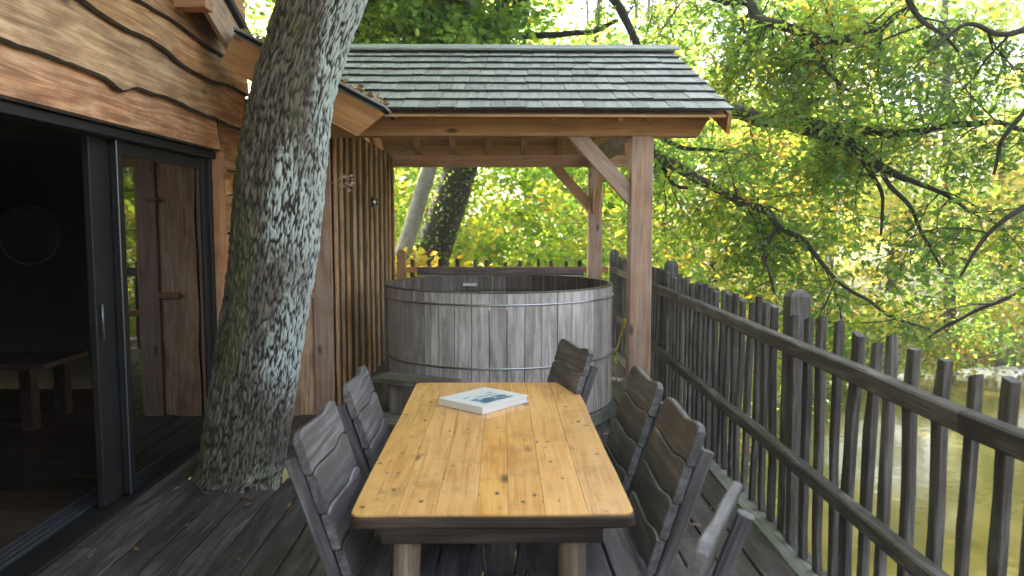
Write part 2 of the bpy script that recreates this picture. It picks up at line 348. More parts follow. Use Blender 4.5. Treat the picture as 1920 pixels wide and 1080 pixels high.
def clumps(centers, rad, n_each, squash=.6):
    out, val = [], []
    for c in centers:
        n = int(n_each * RNG.uniform(.6, 1.4)); r = rad * RNG.uniform(.6, 1.4)
        out.append(blob_points(c, (r, r, r * squash), n, .2)); val.append(np.full(n, RNG.normal(0, .12)))
    return np.concatenate(out), np.concatenate(val)
class Sprays:
    """twigs growing off limbs, with leaf positions along them"""
    def __init__(s): s.V, s.F, s.P = [], [], []
    def twig(s, p, d, L, r, depth, dens, droop):
        p = Vector(p); d = Vector(d).normalized(); pts = [p.copy()]; rad = [r]; n = 5
        for i in range(n):
            d = (d + Vector((random.gauss(0, .22), random.gauss(0, .22), random.gauss(0, .16) - droop))).normalized()
            p = p + d * (L / n); pts.append(p.copy()); rad.append(r * (1 - .8 * (i + 1) / n))
            if depth > 0:
                for _ in range(random.choice((1, 1, 2))):
                    sd_ = (d + Vector((random.gauss(0, .8), random.gauss(0, .8), random.gauss(0, .5)))).normalized()
                    s.twig(p, sd_, L * random.uniform(.35, .6), r * .45, depth - 1, dens, droop)
            if depth <= 1:
                for _ in range(int(dens + random.random())):
                    s.P.append(tuple(p + Vector((random.gauss(0, .11), random.gauss(0, .11), random.gauss(0, .09)))))
        V, Fc = tube_data(pts, rad, 4 if depth < 2 else 5, False, len(s.V)); s.V += V; s.F += Fc

# ------------------------------------------------------------------ the setting: ground, pond
GX = np.linspace(-60, 90, 110); GY = np.linspace(-40, 120, 110)
gv = []
for y in GY:
    for x in GX:
        e = math.hypot((x - 15.6) / 13.5, (y - 3) / 20.5)
        h = -3.9 + min(max((e - .9) * 5.0, 0), 1.6) + max(0, y - 30) * .05 + max(0, e - 1.4) * .25
        gv.append((x, y, h + .25 * noise.noise(Vector((x * .3, y * .3, 0)))))
nx = len(GX)
gf = [(j * nx + i, j * nx + i + 1, (j + 1) * nx + i + 1, (j + 1) * nx + i) for j in range(nx - 1) for i in range(nx - 1)]
obj('ground', mesh(gv, gf, M['soil'], True), kind='structure', label='leafy forest floor below the raised deck')
obj('pond_water', mesh([(1.5, -30, -3.05), (45, -30, -3.05), (45, 26, -3.05), (1.5, 26, -3.05)], [(0, 1, 2, 3)], M['pond']), kind='structure', label='still olive green pond below the fence')

# ------------------------------------------------------------------ deck
deck = thing('deck', (0, 4, 0), 'dark weathered plank deck under the table, chairs and tub', 'deck', kind='structure')
del deck['category']
TX, TY = -1.66, 5.02                                # foot of the big trunk
box('added_hole_screen', (-2.4, 11.25, -4.2), (1.45, 11.30, -.04), M['tubrim'], deck)  # added screen under the deck, keeps sunlit ground out of the trunk hole
x = -2.235; hole = .34
while x < 1.40:
    xc = x + .0825
    cuts = [(-1.6, 11.2)]
    if abs(xc - TX) < hole:
        h = math.sqrt(hole ** 2 - (xc - TX) ** 2); cuts = [(-1.6, TY - h), (TY + h, 11.2)]
    for (a, b) in cuts:
        if b - a > 7:
            j = random.uniform(a + 3.6, b - 3.4); segs = [(a, j - .002), (j + .002, b)]
        else: segs = [(a, b)]
        for (p, q) in segs:
            z = -.016 + random.uniform(-.0025, .0025)
            board('plank', (xc, p, z), (xc, q, z), (1, 0, 0), .155 + random.uniform(-.002, .002), .032, M['deck'], deck, 2, c=.004,
                  bend=lambda u, s=random.random() * 9: (.0015 * math.sin(u * 6 + s), 0))
    x += .165
board('plank', (1.455, -1.6, -.014), (1.455, 11.2, -.014), (1, 0, 0), .11, .034, M['deckedge'], deck, 150, c=.006,
      hi=lambda u: .03 * noise.noise(Vector((u * 44, 0, 0))) + .02 * noise.noise(Vector((u * 110, 3, 0))) - .01, label='pale mossy edge plank with a wavy outer side')
for y in (-1, .8, 2.6, 4.3, 6.0, 7.8, 9.6, 11.0):
    box('joist', (-2.4, y - .05, -.20), (1.36, y + .05, -.036), M['tubrim'], deck)
    for xx in (-1.9, 1.1): box('stilt', (xx - .08, y - .08 + .001, -4.2), (xx + .08, y + .08, -.202), M['tubrim'], deck)

# ------------------------------------------------------------------ fences
PICK = []
for i in range(16):
    s = random.random() * 50; L = 1.26 + random.uniform(-.05, .05); W = random.choice((.042, .048, .055, .062, .070, .088 if i in (3, 9) else .055))
    PICK.append((board_me(L, W, .034, M['fence'], 7, c=.005, lo=lambda u, s=s: .017 * noise.noise(Vector((u * 6, s, 0))) , hi=lambda u, s=s: .017 * noise.noise(Vector((u * 5, s + 9, 0))) - .006 * (u > .95),
                          bend=lambda u, s=s: (.032 * noise.noise(Vector((u * 1.6, s, 5))), .012 * noise.noise(Vector((u * 2, s, 15)))), ends=lambda e, s=s: .02 * math.sin(s * 3 + e)), L))
def fence_line(root, p0, p1, out, ys, zt=1.235, zb=-.04, rails=True):
    p0, p1 = Vector(p0), Vector(p1); d = (p1 - p0).normalized(); out = Vector(out)
    if rails:
        for z, w in ((1.045, .075), (.475, .07)):
            L = (p1 - p0).length; k = 3 if L > 5 else 1
            for i in range(k):
                a = p0 + d * (L * i / k + (.002 if i else 0)); b = p0 + d * (L * (i + 1) / k - .002)
                board('rail', a + Vector((0, 0, z)), b + Vector((0, 0, z)), (0, 0, 1), w, .062, M['fence'], root, 12, c=.008,
                      bend=lambda u, s=z * 7 + i * 3: (.006 * noise.noise(Vector((u * 5, s, 0))), .004 * noise.noise(Vector((u * 5, s, 4)))),
                      hi=lambda u, s=z * 7 + i: .006 * noise.noise(Vector((u * 9, s, 2))))
    for t_ in ys:
        me, L = random.choice(PICK)
        c = p0 + d * t_ + out * .052; c.z = zt - (.03 if rails else 0) - L / 2 + random.uniform(-.025, .025)
        lean = random.gauss(0, .018)
        obj('picket', me, root, frame(c, Vector((d.x * lean, d.y * lean, 1)), d * random.choice((1, 1))))
FX = 1.455
fr_ = thing('picket_fence', (FX, 4, 0), 'long weathered grey picket fence along the pond side of the deck', 'fence')
ys = []
pxs = [1496, 1522, 1548, 1579, 1607, 1643, 1680, 1723, 1780, 1840, 1906]
near = [1.5 * F / (p - 938) for p in pxs]
y = 2.1
while y > -1.4: ys.append(y); y -= random.uniform(.14, .18)
ys += near
y = 4.20
while y < 10.0:
    if abs(y - 7.1) > .1: ys.append(y)
    y += random.uniform(.125, .165)
fence_line(fr_, (FX, -1.5, 0), (FX, 10.05, 0), (1, 0, 0), [v + 1.5 for v in ys])
def fence_post(root, x, y, top=1.30, w=.105, bot=-.35, mat=None):
    V = []; 
    for z, k in ((bot, 1), (top - .035, 1), (top, .55)):
        for sx, sy in ((-1, -1), (1, -1), (1, 1), (-1, 1)): V.append((0 + (z - 0), sx * w / 2 * k, sy * w / 2 * k))
    Fc = []
    for i in range(2):
        for k in range(4): a, b = i * 4 + k, i * 4 + (k + 1) % 4; Fc.append((a, b, b + 4, a + 4))
    Fc += [(3, 2, 1, 0), (8, 9, 10, 11)]
    obj('fence_post', mesh(V, Fc, mat or M['fence']), root, frame((x, y, 0), (0, 0, 1), (1, 0, 0)))
for y in (1.0, 4.05, 7.1): fence_post(fr_, FX + .11, y, 1.31)
fence_post(fr_, FX + .02, 10.12, 1.30)
fb = thing('picket_fence', (0, 10.1, 0), 'low reddish picket fence across the back behind the tub', 'fence')
ys = []; y = .14
while y < 2.8: ys.append(y); y += random.uniform(.16, .23)
for z in (1.04, .48): board('rail', (-1.30, 10.1, z), (1.40, 10.1, z), (0, 0, 1), .075, .05, M['larch'], fb, 4)
fence_line(fb, (-1.3, 10.1, 0), (1.4, 10.1, 0), (0, 1, 0), ys, zt=1.16, rails=False)
fence_post(fb, -1.29, 10.03, 1.30, .11, 0, M['larch'])

# ------------------------------------------------------------------ house
HX = -2.2
house = thing('treehouse_cabin', (HX, 4, 0), 'timber cabin with wavy live-edge cladding and a dark sliding glass door', 'house')
def siding(name, y0, y1, zb, zt, bot, lift=.0, T=.036, amp=.03, mat=None):
    L = y1 - y0; h = zt - zb + .09
    s = zb * 13.7
    def lo(u):
        b_ = bot(y0 + u * L)
        return b_ + (0 if zb == 2.20 else .012 * noise.noise(Vector((u * L * 4, s, 0))) + .005 * noise.noise(Vector((u * L * 14, s, 0))))
    xd = HX + .016 + lift
    o = board(name, (xd, y0, zb + h / 2), (xd, y1, zb + h / 2), (-.11, 0, 1), h, T, [M['siding'], M['live']], house, max(4, int(L * 16)), c=.012, lo=lo, live=True)
    return o
EY = 6.66
wav = lambda A, f, ph: (lambda y: A * math.sin(y * f + ph) + .35 * A * math.sin(y * f * 2.7 + ph * 2))
def gauss(y, c, w): return math.exp(-((y - c) / w) ** 2)
siding('siding_board', -1.5, 6.02, 2.20, 2.44, lambda y: 0)
siding('siding_board', -1.5, EY, 2.42, 2.80, lambda y: .02 * math.sin(y * 2.1) + .05 * gauss(y, 5.1, .6) - .05 * gauss(y, 4.45, .12) - .03 * gauss(y, 6.5, .3), .012)
siding('siding_board', -1.5, EY, 2.74, 2.95, lambda y: .035 * math.sin(y * 1.6 + 1) + .02 * math.sin(y * 5.2) - .05 * gauss(y, 5.3, .25), .024, .04)
siding('siding_board', -1.5, EY, 2.94, 3.16, wav(.02, 2.5, 2), .030)
siding('siding_board', -1.5, EY, 3.16, 3.42, wav(.02, 2.1, 3), .036)
siding('siding_board', -1.5, 5.6, 3.42, 3.70, wav(.02, 2.6, 5), .042)
siding('siding_board', -1.5, 4.8, 3.70, 4.0, wav(.02, 2.4, 6), .048)
for (a, b, k) in ((2.06, 2.44, 0), (1.85, 2.08, 1), (1.56, 1.86, 2), (1.31, 1.58, 3), (1.04, 1.33, 4), (.78, 1.06, 5), (.52, .80, 6), (.26, .54, 7), (0.02, .28, 8)):
    siding('siding_board', 6.14, EY, a, b, wav(.018, 5, k * 1.7), -.002)
    siding('siding_board', -1.5, 2.05, a, b, wav(.02, 3, k * 2.1), -.002)
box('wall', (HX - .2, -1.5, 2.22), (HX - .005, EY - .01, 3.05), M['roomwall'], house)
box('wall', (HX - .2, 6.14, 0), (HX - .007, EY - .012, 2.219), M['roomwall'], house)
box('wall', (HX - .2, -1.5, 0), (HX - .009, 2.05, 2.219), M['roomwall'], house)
# gable above
gz = [(-1.5, 3.05), (EY - .02, 3.05), (EY - .5, 3.1), (1.2, 4.9), (-1.5, 3.9)]
gv = [(HX - .01, y, z) for y, z in gz] + [(HX - .2, y, z) for y, z in gz]
obj('gable', mesh(gv, [(0, 1, 2, 3, 4), (9, 8, 7, 6, 5)] + [(i, i + 5, (i + 1) % 5 + 5, (i + 1) % 5) for i in range(5)], M['siding']), house)
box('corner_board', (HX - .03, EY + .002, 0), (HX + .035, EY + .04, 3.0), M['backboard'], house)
box('door_jamb', (HX - .12, 6.03, .0), (HX + .035, 6.135, 2.205), M['larch'], house)
box('door_head', (HX - .12, 2.06, 2.145), (HX + .012, 6.028, 2.198), M['black'], house)
# sliding door: outer frame, rails, two leaves
df = box('sliding_door_frame', (HX - .27, 5.965, .02), (HX - .02, 6.028, 2.143), M['black'], house)
box('threshold', (HX - .17, 2.06, -.012), (HX + .0, 6.028, .018), M['black'], house)
box('threshold', (HX - .34, 2.06, -.012), (HX - .172, 6.028, .006), M['black'], house)
for k in range(4):
    xx = HX - .195 - k * .04
    box('track_rail', (xx - .006, 2.06, .0062), (xx + .006, 5.96, .026), M['rails'], house, c=.002)
def leaf_door(x, y0, y1, z0=.03, z1=2.14, w=.075, inset=0):
    f = box('door_leaf', (x - .02, y0, z0), (x + .02, y0 + w, z1), M['black'], house)
    box('stile', (x - .02, y1 - w, z0), (x + .02, y1, z1), M['black'], f)
    box('top_rail', (x - .019, y0 + w + .001, z1 - .08), (x + .019, y1 - w - .001, z1), M['black'], f)
    box('bottom_rail', (x - .019, y0 + w + .001, z0), (x + .019, y1 - w - .001, z0 + .09), M['black'], f)
    box('pane', (x - .005, y0 + w + .001, z0 + .091), (x + .005, y1 - w - .001, z1 - .081), M['glass'], f, c=.0005)
    return f
l1 = leaf_door(HX - .06, 4.58, 5.955)
l2 = leaf_door(HX - .103, 4.36, 5.80, w=.235)
tube('handle', [(HX - .083, 4.40, 1.0), (HX - .066, 4.40, 1.0), (HX - .066, 4.40, 1.2), (HX - .083, 4.40, 1.2)], .007, M['darksteel'], l2)
box('weather_strip', (HX - .038, 4.570, .03), (HX - .032, 4.579, 2.14), M['rails'], l1, c=.001)
# room
def quadbox(name, a, b, mat, par, **k): return box(name, a, b, mat, par, c=.001, **k)
y = .0
for i in range(26):
    yy = .2 + i * .3
    if yy + .3 > 7.9: break
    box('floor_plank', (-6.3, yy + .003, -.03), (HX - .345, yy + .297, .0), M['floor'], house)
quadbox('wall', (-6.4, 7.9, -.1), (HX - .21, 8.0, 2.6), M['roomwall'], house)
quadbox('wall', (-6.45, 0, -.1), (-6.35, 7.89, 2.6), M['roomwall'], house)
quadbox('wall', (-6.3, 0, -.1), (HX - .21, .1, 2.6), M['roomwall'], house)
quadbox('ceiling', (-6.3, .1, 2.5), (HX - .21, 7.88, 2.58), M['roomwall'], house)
# main roof: slopes away along +Y, verge board facing the deck
sl = R(21); dirs = Vector((0, math.cos(sl), -math.sin(sl)))
tip = PX(452, 66, -1.98)
def rp(k, dz=0, x=-1.98): return Vector((x, tip.y, tip.z)) - dirs * k + Vector((0, 0, dz))
nrm = Vector((0, math.sin(sl), math.cos(sl)))
board('verge_board', rp(0) - nrm * .137, rp(5.2) - nrm * .137, nrm, .27, .035, M['post'], house, 2, label='pale grey weathered verge board')
for (k0, k1, m_) in ((-.03, 5.2, M['roofedge']),):
    a, b = rp(k0, 0, -4.4) + nrm * .03, rp(k1, 0, -4.4) + nrm * .03
    board('roof', a, b, (1, 0, 0), 4.95, .05, m_, house)
board('roof', (-4.4, rp(5.2).y - .02, rp(5.2).z), (-4.4, rp(5.2).y - 3.2, rp(5.2).z - 1.2), (1, 0, 0), 4.95, .05, M['roofedge'], house)
pp = PX(372, 4, -2.0)
box('purlin', (HX + .045, pp.y - .07, pp.z - .05), (-1.93, pp.y + .07, pp.z + .07), M['larch'], house)
pp = PX(300, -30, -2.0)
# low roof over the wall return, its rake board faces the camera
RY = 5.70
A = PY(440, 66, RY); B = PY(709, 207, RY); dv = (B - A).normalized(); nv = Vector((-dv.z, 0, dv.x))
if nv.z < 0: nv = -nv
board('rake_board', A - nv * .12, B - nv * .12, nv, .235, .04, M['larch'], house, 2, c=.004, ends=lambda e: (.10 if e > 0 else 0), label='brown rake board with a cut lower end')
for k in range(3):
    oy = k * .03
    board('roof_layer', A + nv * (.006 + .018 * k) + Vector((0, .8 - oy - .02, 0)), B + dv * (.012 + .02 * k) + nv * (.006 + .018 * k) + Vector((0, .8 - oy - .02, 0)), (0, 1, 0), 1.6 , .016, M['shingle'] if k != 1 else M['roofedge'], house, 2, c=.003)
board('soffit_board', A - nv * .02 + Vector((0, .82, 0)), B - nv * .02 + Vector((0, .82, 0)) - dv * .06, (0, 1, 0), 1.5, .02, M['larch'], house)
board('eave_beam', A + dv * .25 - nv * .19 + Vector((0, .4, 0)), B - dv * .35 - nv * .19 + Vector((0, .4, 0)), nv, .12, .08, M['siding'], house)
# return wall facing the camera, vertical live-edge boards
WX = -1.42
rw = thing('plank_wall', (WX - .3, 6.6, 0), 'short wall of upright live-edge boards between the trunk and the tub wall', 'wall')
xx = WX - .02; i = 0
for w in (.165, .13, .19, .16, .2, .17):
    board('upright_board', (xx - w / 2, 6.60 + .025 * (i % 2), .0), (xx - w / 2, 6.60 + .025 * (i % 2), 2.62 if i else 2.34), (1, 0, 0), w + (.02 if i else 0), .04, [M['post'] if i == 0 else M['batten'], M['live']], rw, 26, c=.006,
          lo=lambda u, s=i: (.022 * noise.noise(Vector((u * 7, s, 0))) if s else 0), live=bool(i))
    xx -= w; i += 1
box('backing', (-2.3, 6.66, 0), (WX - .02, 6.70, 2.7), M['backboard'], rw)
box('ledge', (-1.78, 6.55, 1.02), (-1.60, 6.598, 1.07), M['larch'], rw)
box('ledge', (-1.63, 6.55, 1.84), (-1.52, 6.598, 1.87), M['larch'], rw)

# ------------------------------------------------------------------ board and batten wall beside the tub
bw = thing('batten_wall', (WX, 8.4, 0), 'tall wall of upright battens over dark boards left of the tub', 'wall')
yb = [6.66, 6.91, 7.17, 7.51, 7.83, 8.2, 8.5, 8.85, 9.2, 9.55, 9.85, 10.2]
for i, y in enumerate(yb):
    s = i * 3.3
    T_ = .055
    board('batten', (WX + .0045, y, .005), (WX + .0045, y, 2.5), (0, 1, 0), .062, .026, M['batten'], bw, 22, c=.005,
          lo=lambda u, s=s: .013 * noise.noise(Vector((u * 8, s, 0))), hi=lambda u, s=s: .013 * noise.noise(Vector((u * 8, s, 7))))
    if i < len(yb) - 1:
        y2 = yb[i + 1]
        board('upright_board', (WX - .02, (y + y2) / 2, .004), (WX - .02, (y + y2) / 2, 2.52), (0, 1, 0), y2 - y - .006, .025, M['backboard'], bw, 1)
        if 0: board('batten', (WX + .012, (y + y2) / 2 + .02, .006), (WX + .012, (y + y2) / 2 + .02, 2.5), (0, 1, 0), .05, .04, M['batten'], bw, 18, c=.008, lo=lambda u, s=s: .01 * noise.noise(Vector((u * 9, s, 3))))
kp = PX(697, 379, WX + .08)
lamp = thing('wall_spotlight', kp, 'small round metal fitting on the batten wall', 'wall light')
def disc_me(r, h, mat, n=20, rim=.8):
    V = []; Fc = []
    prof = [(0, 0), (r, 0), (r, h * .6), (r * rim, h), (0, h * .85)]
    for (rr, hh) in prof[1:-1]:
        for k in range(n): a = 2 * math.pi * k / n; V.append((rr * math.cos(a), rr * math.sin(a), hh))
    V += [(0, 0, 0), (0, 0, prof[-1][1])]; c0 = len(V) - 2
    for k in range(n):
        q = (k + 1) % n
        Fc.append((c0, q, k)); Fc.append((k, q, n + q, n + k)); Fc.append((n + k, n + q, 2 * n + q, 2 * n + k)); Fc.append((2 * n + k, 2 * n + q, c0 + 1))
    return mesh(V, Fc, mat, True)
obj('housing', disc_me(.055, .05, M['steel']), lamp, frame(kp, (0, 1, 0), (0, 0, 1)))
obj('lens', disc_me(.035, .02, M['darksteel']), lamp, frame(kp + Vector((.046, 0, 0)), (0, 1, 0), (0, 0, 1)))

# ------------------------------------------------------------------ shelter over the tub
sh = thing('timber_shelter', (0, 8.05, 0), 'open timber shelter with a grey shingle roof over the tub', 'shelter')
FY, BY, RYM = 6.32, 9.78, 8.05
PXX = 1.13
EYY = 5.90; EZ = PY(960, 210, EYY).z
SL = math.atan2(PY(960, 96, RYM).z - .03 - EZ, RYM - EYY); sd_, cd_ = math.sin(SL), math.cos(SL)
XL, XR = -1.60, 1.72
def surf(y): return EZ + (min(y, 2 * RYM - y) - EYY) * math.tan(SL)
board('post', (PXX, FY, 0), (PXX, FY, 2.345), (1, 0, 0), .178, .17, M['post'], sh, 3, c=.008)
board('post', (PXX + .05, BY, 0), (PXX + .05, BY, 2.345), (1, 0, 0), .172, .17, M['post'], sh, 3, c=.008)
board('beam', (WX - .05, FY, 2.42), (1.62, FY, 2.42), (0, 0, 1), .145, .15, M['larch'], sh, 2, c=.006, ends=lambda e: (.08 if e > 0 else 0))
board('beam', (WX + .07, BY, 2.42), (1.62, BY, 2.42), (0, 0, 1), .145, .15, M['larch'], sh, 2, c=.006)
board('wall_plate', (WX + .3, FY - .055, 2.535), (1.66, FY - .055, 2.535), (0, 0, 1), .082, .045, M['larch'], sh)
for xx in (-.55, .42, .95, 1.18): board('peg_block', (xx, FY - .085, 2.46), (xx, FY - .085, 2.50), (1, 0, 0), .05, .03, M['larch'], sh)
board('tie_beam', (PXX + .01, FY + .077, 2.43), (PXX + .03, BY - .077, 2.43), (0, 0, 1), .14, .12, M['tubrim'], sh)
def brace(a, b, wdir, mat=None): board('brace', a, b, wdir, .125, .075, mat or M['post'], sh, 1, c=.005)
brace((PXX - .56, FY - .01, 2.40), (PXX - .05, FY - .01, 1.84), (1, 0, 1))
brace((PXX - .50, BY, 2.40), (PXX + .0, BY, 1.84), (1, 0, 1), M['larch'])
brace((PXX, FY + .05, 1.84), (PXX, FY + .58, 2.40), (0, 1, -1), M['larch'])
brace((PXX + .05, BY - .05, 1.80), (PXX + .05, BY - .60, 2.40), (0, 1, 1), M['larch'])
# rafters and sheathing, both slopes
for s in (-1, 1):
    def pt(x, k, off):                              # k metres up from eave, off below surface
        y = EYY + k * cd_; z = EZ + k * sd_; y -= -off * 0; 
        p = Vector((x, y, z)) + Vector((0, sd_, -cd_)) * off
        if s > 0: p.y = 2 * RYM - p.y
        return p
    LR = (RYM - EYY) / cd_
    for i in range(8):
        xx = XL + .12 + i * (XR - XL - .24) / 7
        board('rafter', pt(xx, .47 if s < 0 else .05, .095), pt(xx, LR - .05, .095), (0, 0, 1), .11, .065, M['larch'], sh)
    nb = 16
    for i in range(nb):
        k = (i + .5) * LR / nb
        a, b = pt(XL + .02, k, .030), pt(XR - .02, k, .030)
        board('sheathing_board', a, b, pt(0, k + .1, .03) - pt(0, k, .03), LR / nb - .003, .018, M['soffit'], sh)
    for xx in (XR + .01, XL + .0):
        board('barge_board', pt(xx, .0, .087), pt(xx, LR, .087), (0, 0, 1), .15, .03, M['larch'], sh)
    rows = 8; ex = (LR - .06) / 7.75
    SHG = [board_me(.36, w, .017, [M['shingle'], M['roofedge']], 1, c=.002, butt=True) for w in (.105, .12, .135, .15, .165, .19)]  # dark butt ends: weathering, plus the shadow line under each course painted in
    WS = (.105, .12, .135, .15, .165, .19)
    acc = []
    for r_ in range(rows):
        xx = XL - .03 + (random.random() * .05)
        while xx < XR + .01:
            j = random.randrange(6); w = WS[j]
            XE = XR + .03; sc = 1
            if xx > XE - .01: break
            if xx + w > XE - .06: sc = (XE - xx) / w; w = XE - xx
            k = r_ * ex + .18 + random.uniform(-.008, .006) - .03
            c = pt(xx + w / 2, k, -.022)
            fr = frame(c, pt(0, .36, .014) - pt(0, 0, -.012), (1, 0, 0)); fr.translation += Vector((0, 0, random.uniform(-.002, .003)))
            fr = fr @ Matrix.Diagonal((1, sc, 1, 1)); acc.append((SHG[j], fr)); xx += w + .0025
    if s < 0:
        for me, fr in acc: obj('shingle', me, sh, fr)
    else:
        V, Fc = [], []
        for me, fr in acc:
            b0 = len(V); V += [fr @ v.co for v in me.vertices]; Fc += [tuple(b0 + i for i in p.vertices) for p in me.polygons]
        obj('shingle_courses', mesh(V, Fc, M['shingle']), sh, kind='stuff')
rz = surf(RYM)
board('ridge_cap', (XL - .05, RYM - .07, rz + .055), (XR + .07, RYM - .07, rz + .055), (0, 1, .42), .19, .022, M['shingle'], sh, 6, label='grey ridge board')
board('ridge_cap', (XL - .05, RYM + .09, rz + .05), (XR + .07, RYM + .09, rz + .05), (0, 1, -.42), .17, .022, M['shingle'], sh, 6)

# ------------------------------------------------------------------ hot tub
TC = Vector((-.025, 6.84, 0)); TR = 1.0; TH = 1.12
tub = thing('hot_tub', TC, 'large round wooden hot tub with steel hoops under the shelter', 'hot tub')
ns = 46
for i in range(ns):
    a0 = 2 * math.pi * i / ns + random.uniform(-.014, .014); a1 = 2 * math.pi * (i + 1) / ns
    am = 2 * math.pi * (i + .5) / ns; w = 2 * TR * math.tan(math.pi / ns) - .006
    V = []; rr = TR + random.uniform(-.002, .002)
    for z in (.05, TH):
        for (rd, kk) in ((rr - .030, .97), (rr, 1)):
            for u in ((-.5, 0, .5) if rd == rr else (-.5, .5)):
                y_ = w * u * kk; bulge = (0 if abs(u) == .5 else .003)
                V.append((z - TH / 2, y_, (rd + bulge) - rr))
    # section order: 0,1 inner ; 2,3,4 outer
    sec = [0, 2, 3, 4, 1]; Fc = []
    for k in range(5):
        a, b = sec[k], sec[(k + 1) % 5]; Fc.append((a, b, b + 5, a + 5)[::-1])
    Fc.append(tuple(sec)); Fc.append(tuple(x + 5 for x in sec)[::-1])
    n_ = Vector((math.cos(am), math.sin(am), 0)); tng = Vector((0, 0, 1)).cross(n_)
    Mx = Matrix((Vector((0, 0, 1)), -tng, n_)).transposed()
    Mx = Matrix((Vector((0, 0, 1)), n_.cross(Vector((0, 0, 1))), n_)).transposed().to_4x4(); Mx.translation = TC + n_ * rr + Vector((0, 0, TH / 2))
    obj('stave', mesh(V, Fc, [M['stave'], M['tubrim']], fm=[0, 0, 0, 0, 1, 0, 0]), tub, Mx)
def ring(name, r, z, tr, mat, sides=8, sz=1.0, n=72):
    V, Fc = [], []
    for i in range(n):
        a = 2 * math.pi * i / n
        for k in range(sides):
            b = 2 * math.pi * k / sides
            V.append(TC + Vector(((r + tr * math.cos(b)) * math.cos(a), (r + tr * math.cos(b)) * math.sin(a), z + tr * sz * math.sin(b))))
    for i in range(n):
        for k in range(sides):
            i2 = (i + 1) % n; k2 = (k + 1) % sides; Fc.append((i * sides + k, i2 * sides + k, i2 * sides + k2, i * sides + k2))
    o = obj(name, mesh([v for v in V], Fc, mat, True), tub); return o
ring('hoop', TR + .009, TH - .085, .0075, M['steel'])
ring('hoop', TR + .009, .545, .0075, M['steel'])
ring('hoop', TR + .010, .115, .009, M['darksteel'])
def band(name, r0, r1, z0, z1, mat, n=72):
    V, Fc = [], []
    for i in range(n):
        a = 2 * math.pi * i / n; c, s = math.cos(a), math.sin(a)
        for (r, z) in ((r0, z0), (r1, z0), (r1, z1), (r0, z1)): V.append(TC + Vector((r * c, r * s, z)))
    for i in range(n):
        i2 = (i + 1) % n
        for k in range(4): k2 = (k + 1) % 4; Fc.append((i * 4 + k, i2 * 4 + k, i2 * 4 + k2, i * 4 + k2))
    return obj(name, mesh(V, Fc, mat), tub)
band('base_band', TR - .04, TR + .022, 0.002, .085, M['deckedge'])
band('rim', TR - .034, TR + .003, TH + .001, TH + .014, M['tubrim'])
V = [TC + Vector(((TR - .031) * math.cos(2 * math.pi * i / 48), (TR - .031) * math.sin(2 * math.pi * i / 48), .99)) for i in range(48)]
obj('water', mesh(V, [tuple(range(48))], M['tubwater']), tub)
box('skimmer', TC + Vector((-.36, .88, 1.02)), TC + Vector((-.22, .94, 1.06)), M['steel'], tub)
lg = thing('tub_cover_ledge', (0, 8.3, 0), 'dark folded cover board resting behind the tub rim', 'tub cover')
a = PY(783, 508, 8.5); b = PY(1094, 509, 8.5)
board('cover_board', a, b, (0, .25, 1), .082, .05, M['tubrim'], lg, 2, c=.008)
a = PY(790, 516, 8.4); b = PY(1090, 517, 8.4)
board('metal_edge', a, b, (0, 1, 0), .05, .012, M['steel'], lg, 1, c=.002)
for xx in (-.75, .7): box('support', (xx - .03, 8.44, 0), (xx + .03, 8.50, 1.09), M['tubrim'], lg)

# steps beside the tub
st = thing('tub_steps', (-.85, 5.3, 0), 'mossy two-tread wooden step in front of the tub', 'steps')
def tread(px0, py0, px1, py1, z, W, T, ddir=None):
    a = PZ(px0, py0, z); b = PZ(px1, py1, z)
    board('tread', a, b, (0, 1, 0), W, T, M['step'], st, 10, c=.008, lo=lambda u: .012 * noise.noise(Vector((u * 6, z * 9, 0))), hi=lambda u: .02 * noise.noise(Vector((u * 6, z * 9, 5)))); return a, b
a, b = tread(716, 707, 850, 722, .50, .22, .05)
for p in (a.lerp(b, .2), a.lerp(b, .9)): board('leg', (p.x, p.y, 0), (p.x, p.y, .474), (1, 0, 0), .09, .07, M['tubrim'], st)
c_, d_ = tread(672, 778, 780, 800, .24, .26, .045)
for p in (c_.lerp(d_, .2), c_.lerp(d_, .9)): board('leg', (p.x, p.y, 0), (p.x, p.y, .216), (1, 0, 0), .09, .07, M['tubrim'], st)
box('stringer', (b.x - .3, c_.y, .10), (b.x - .25, a.y - .0, .2), M['tubrim'], st)

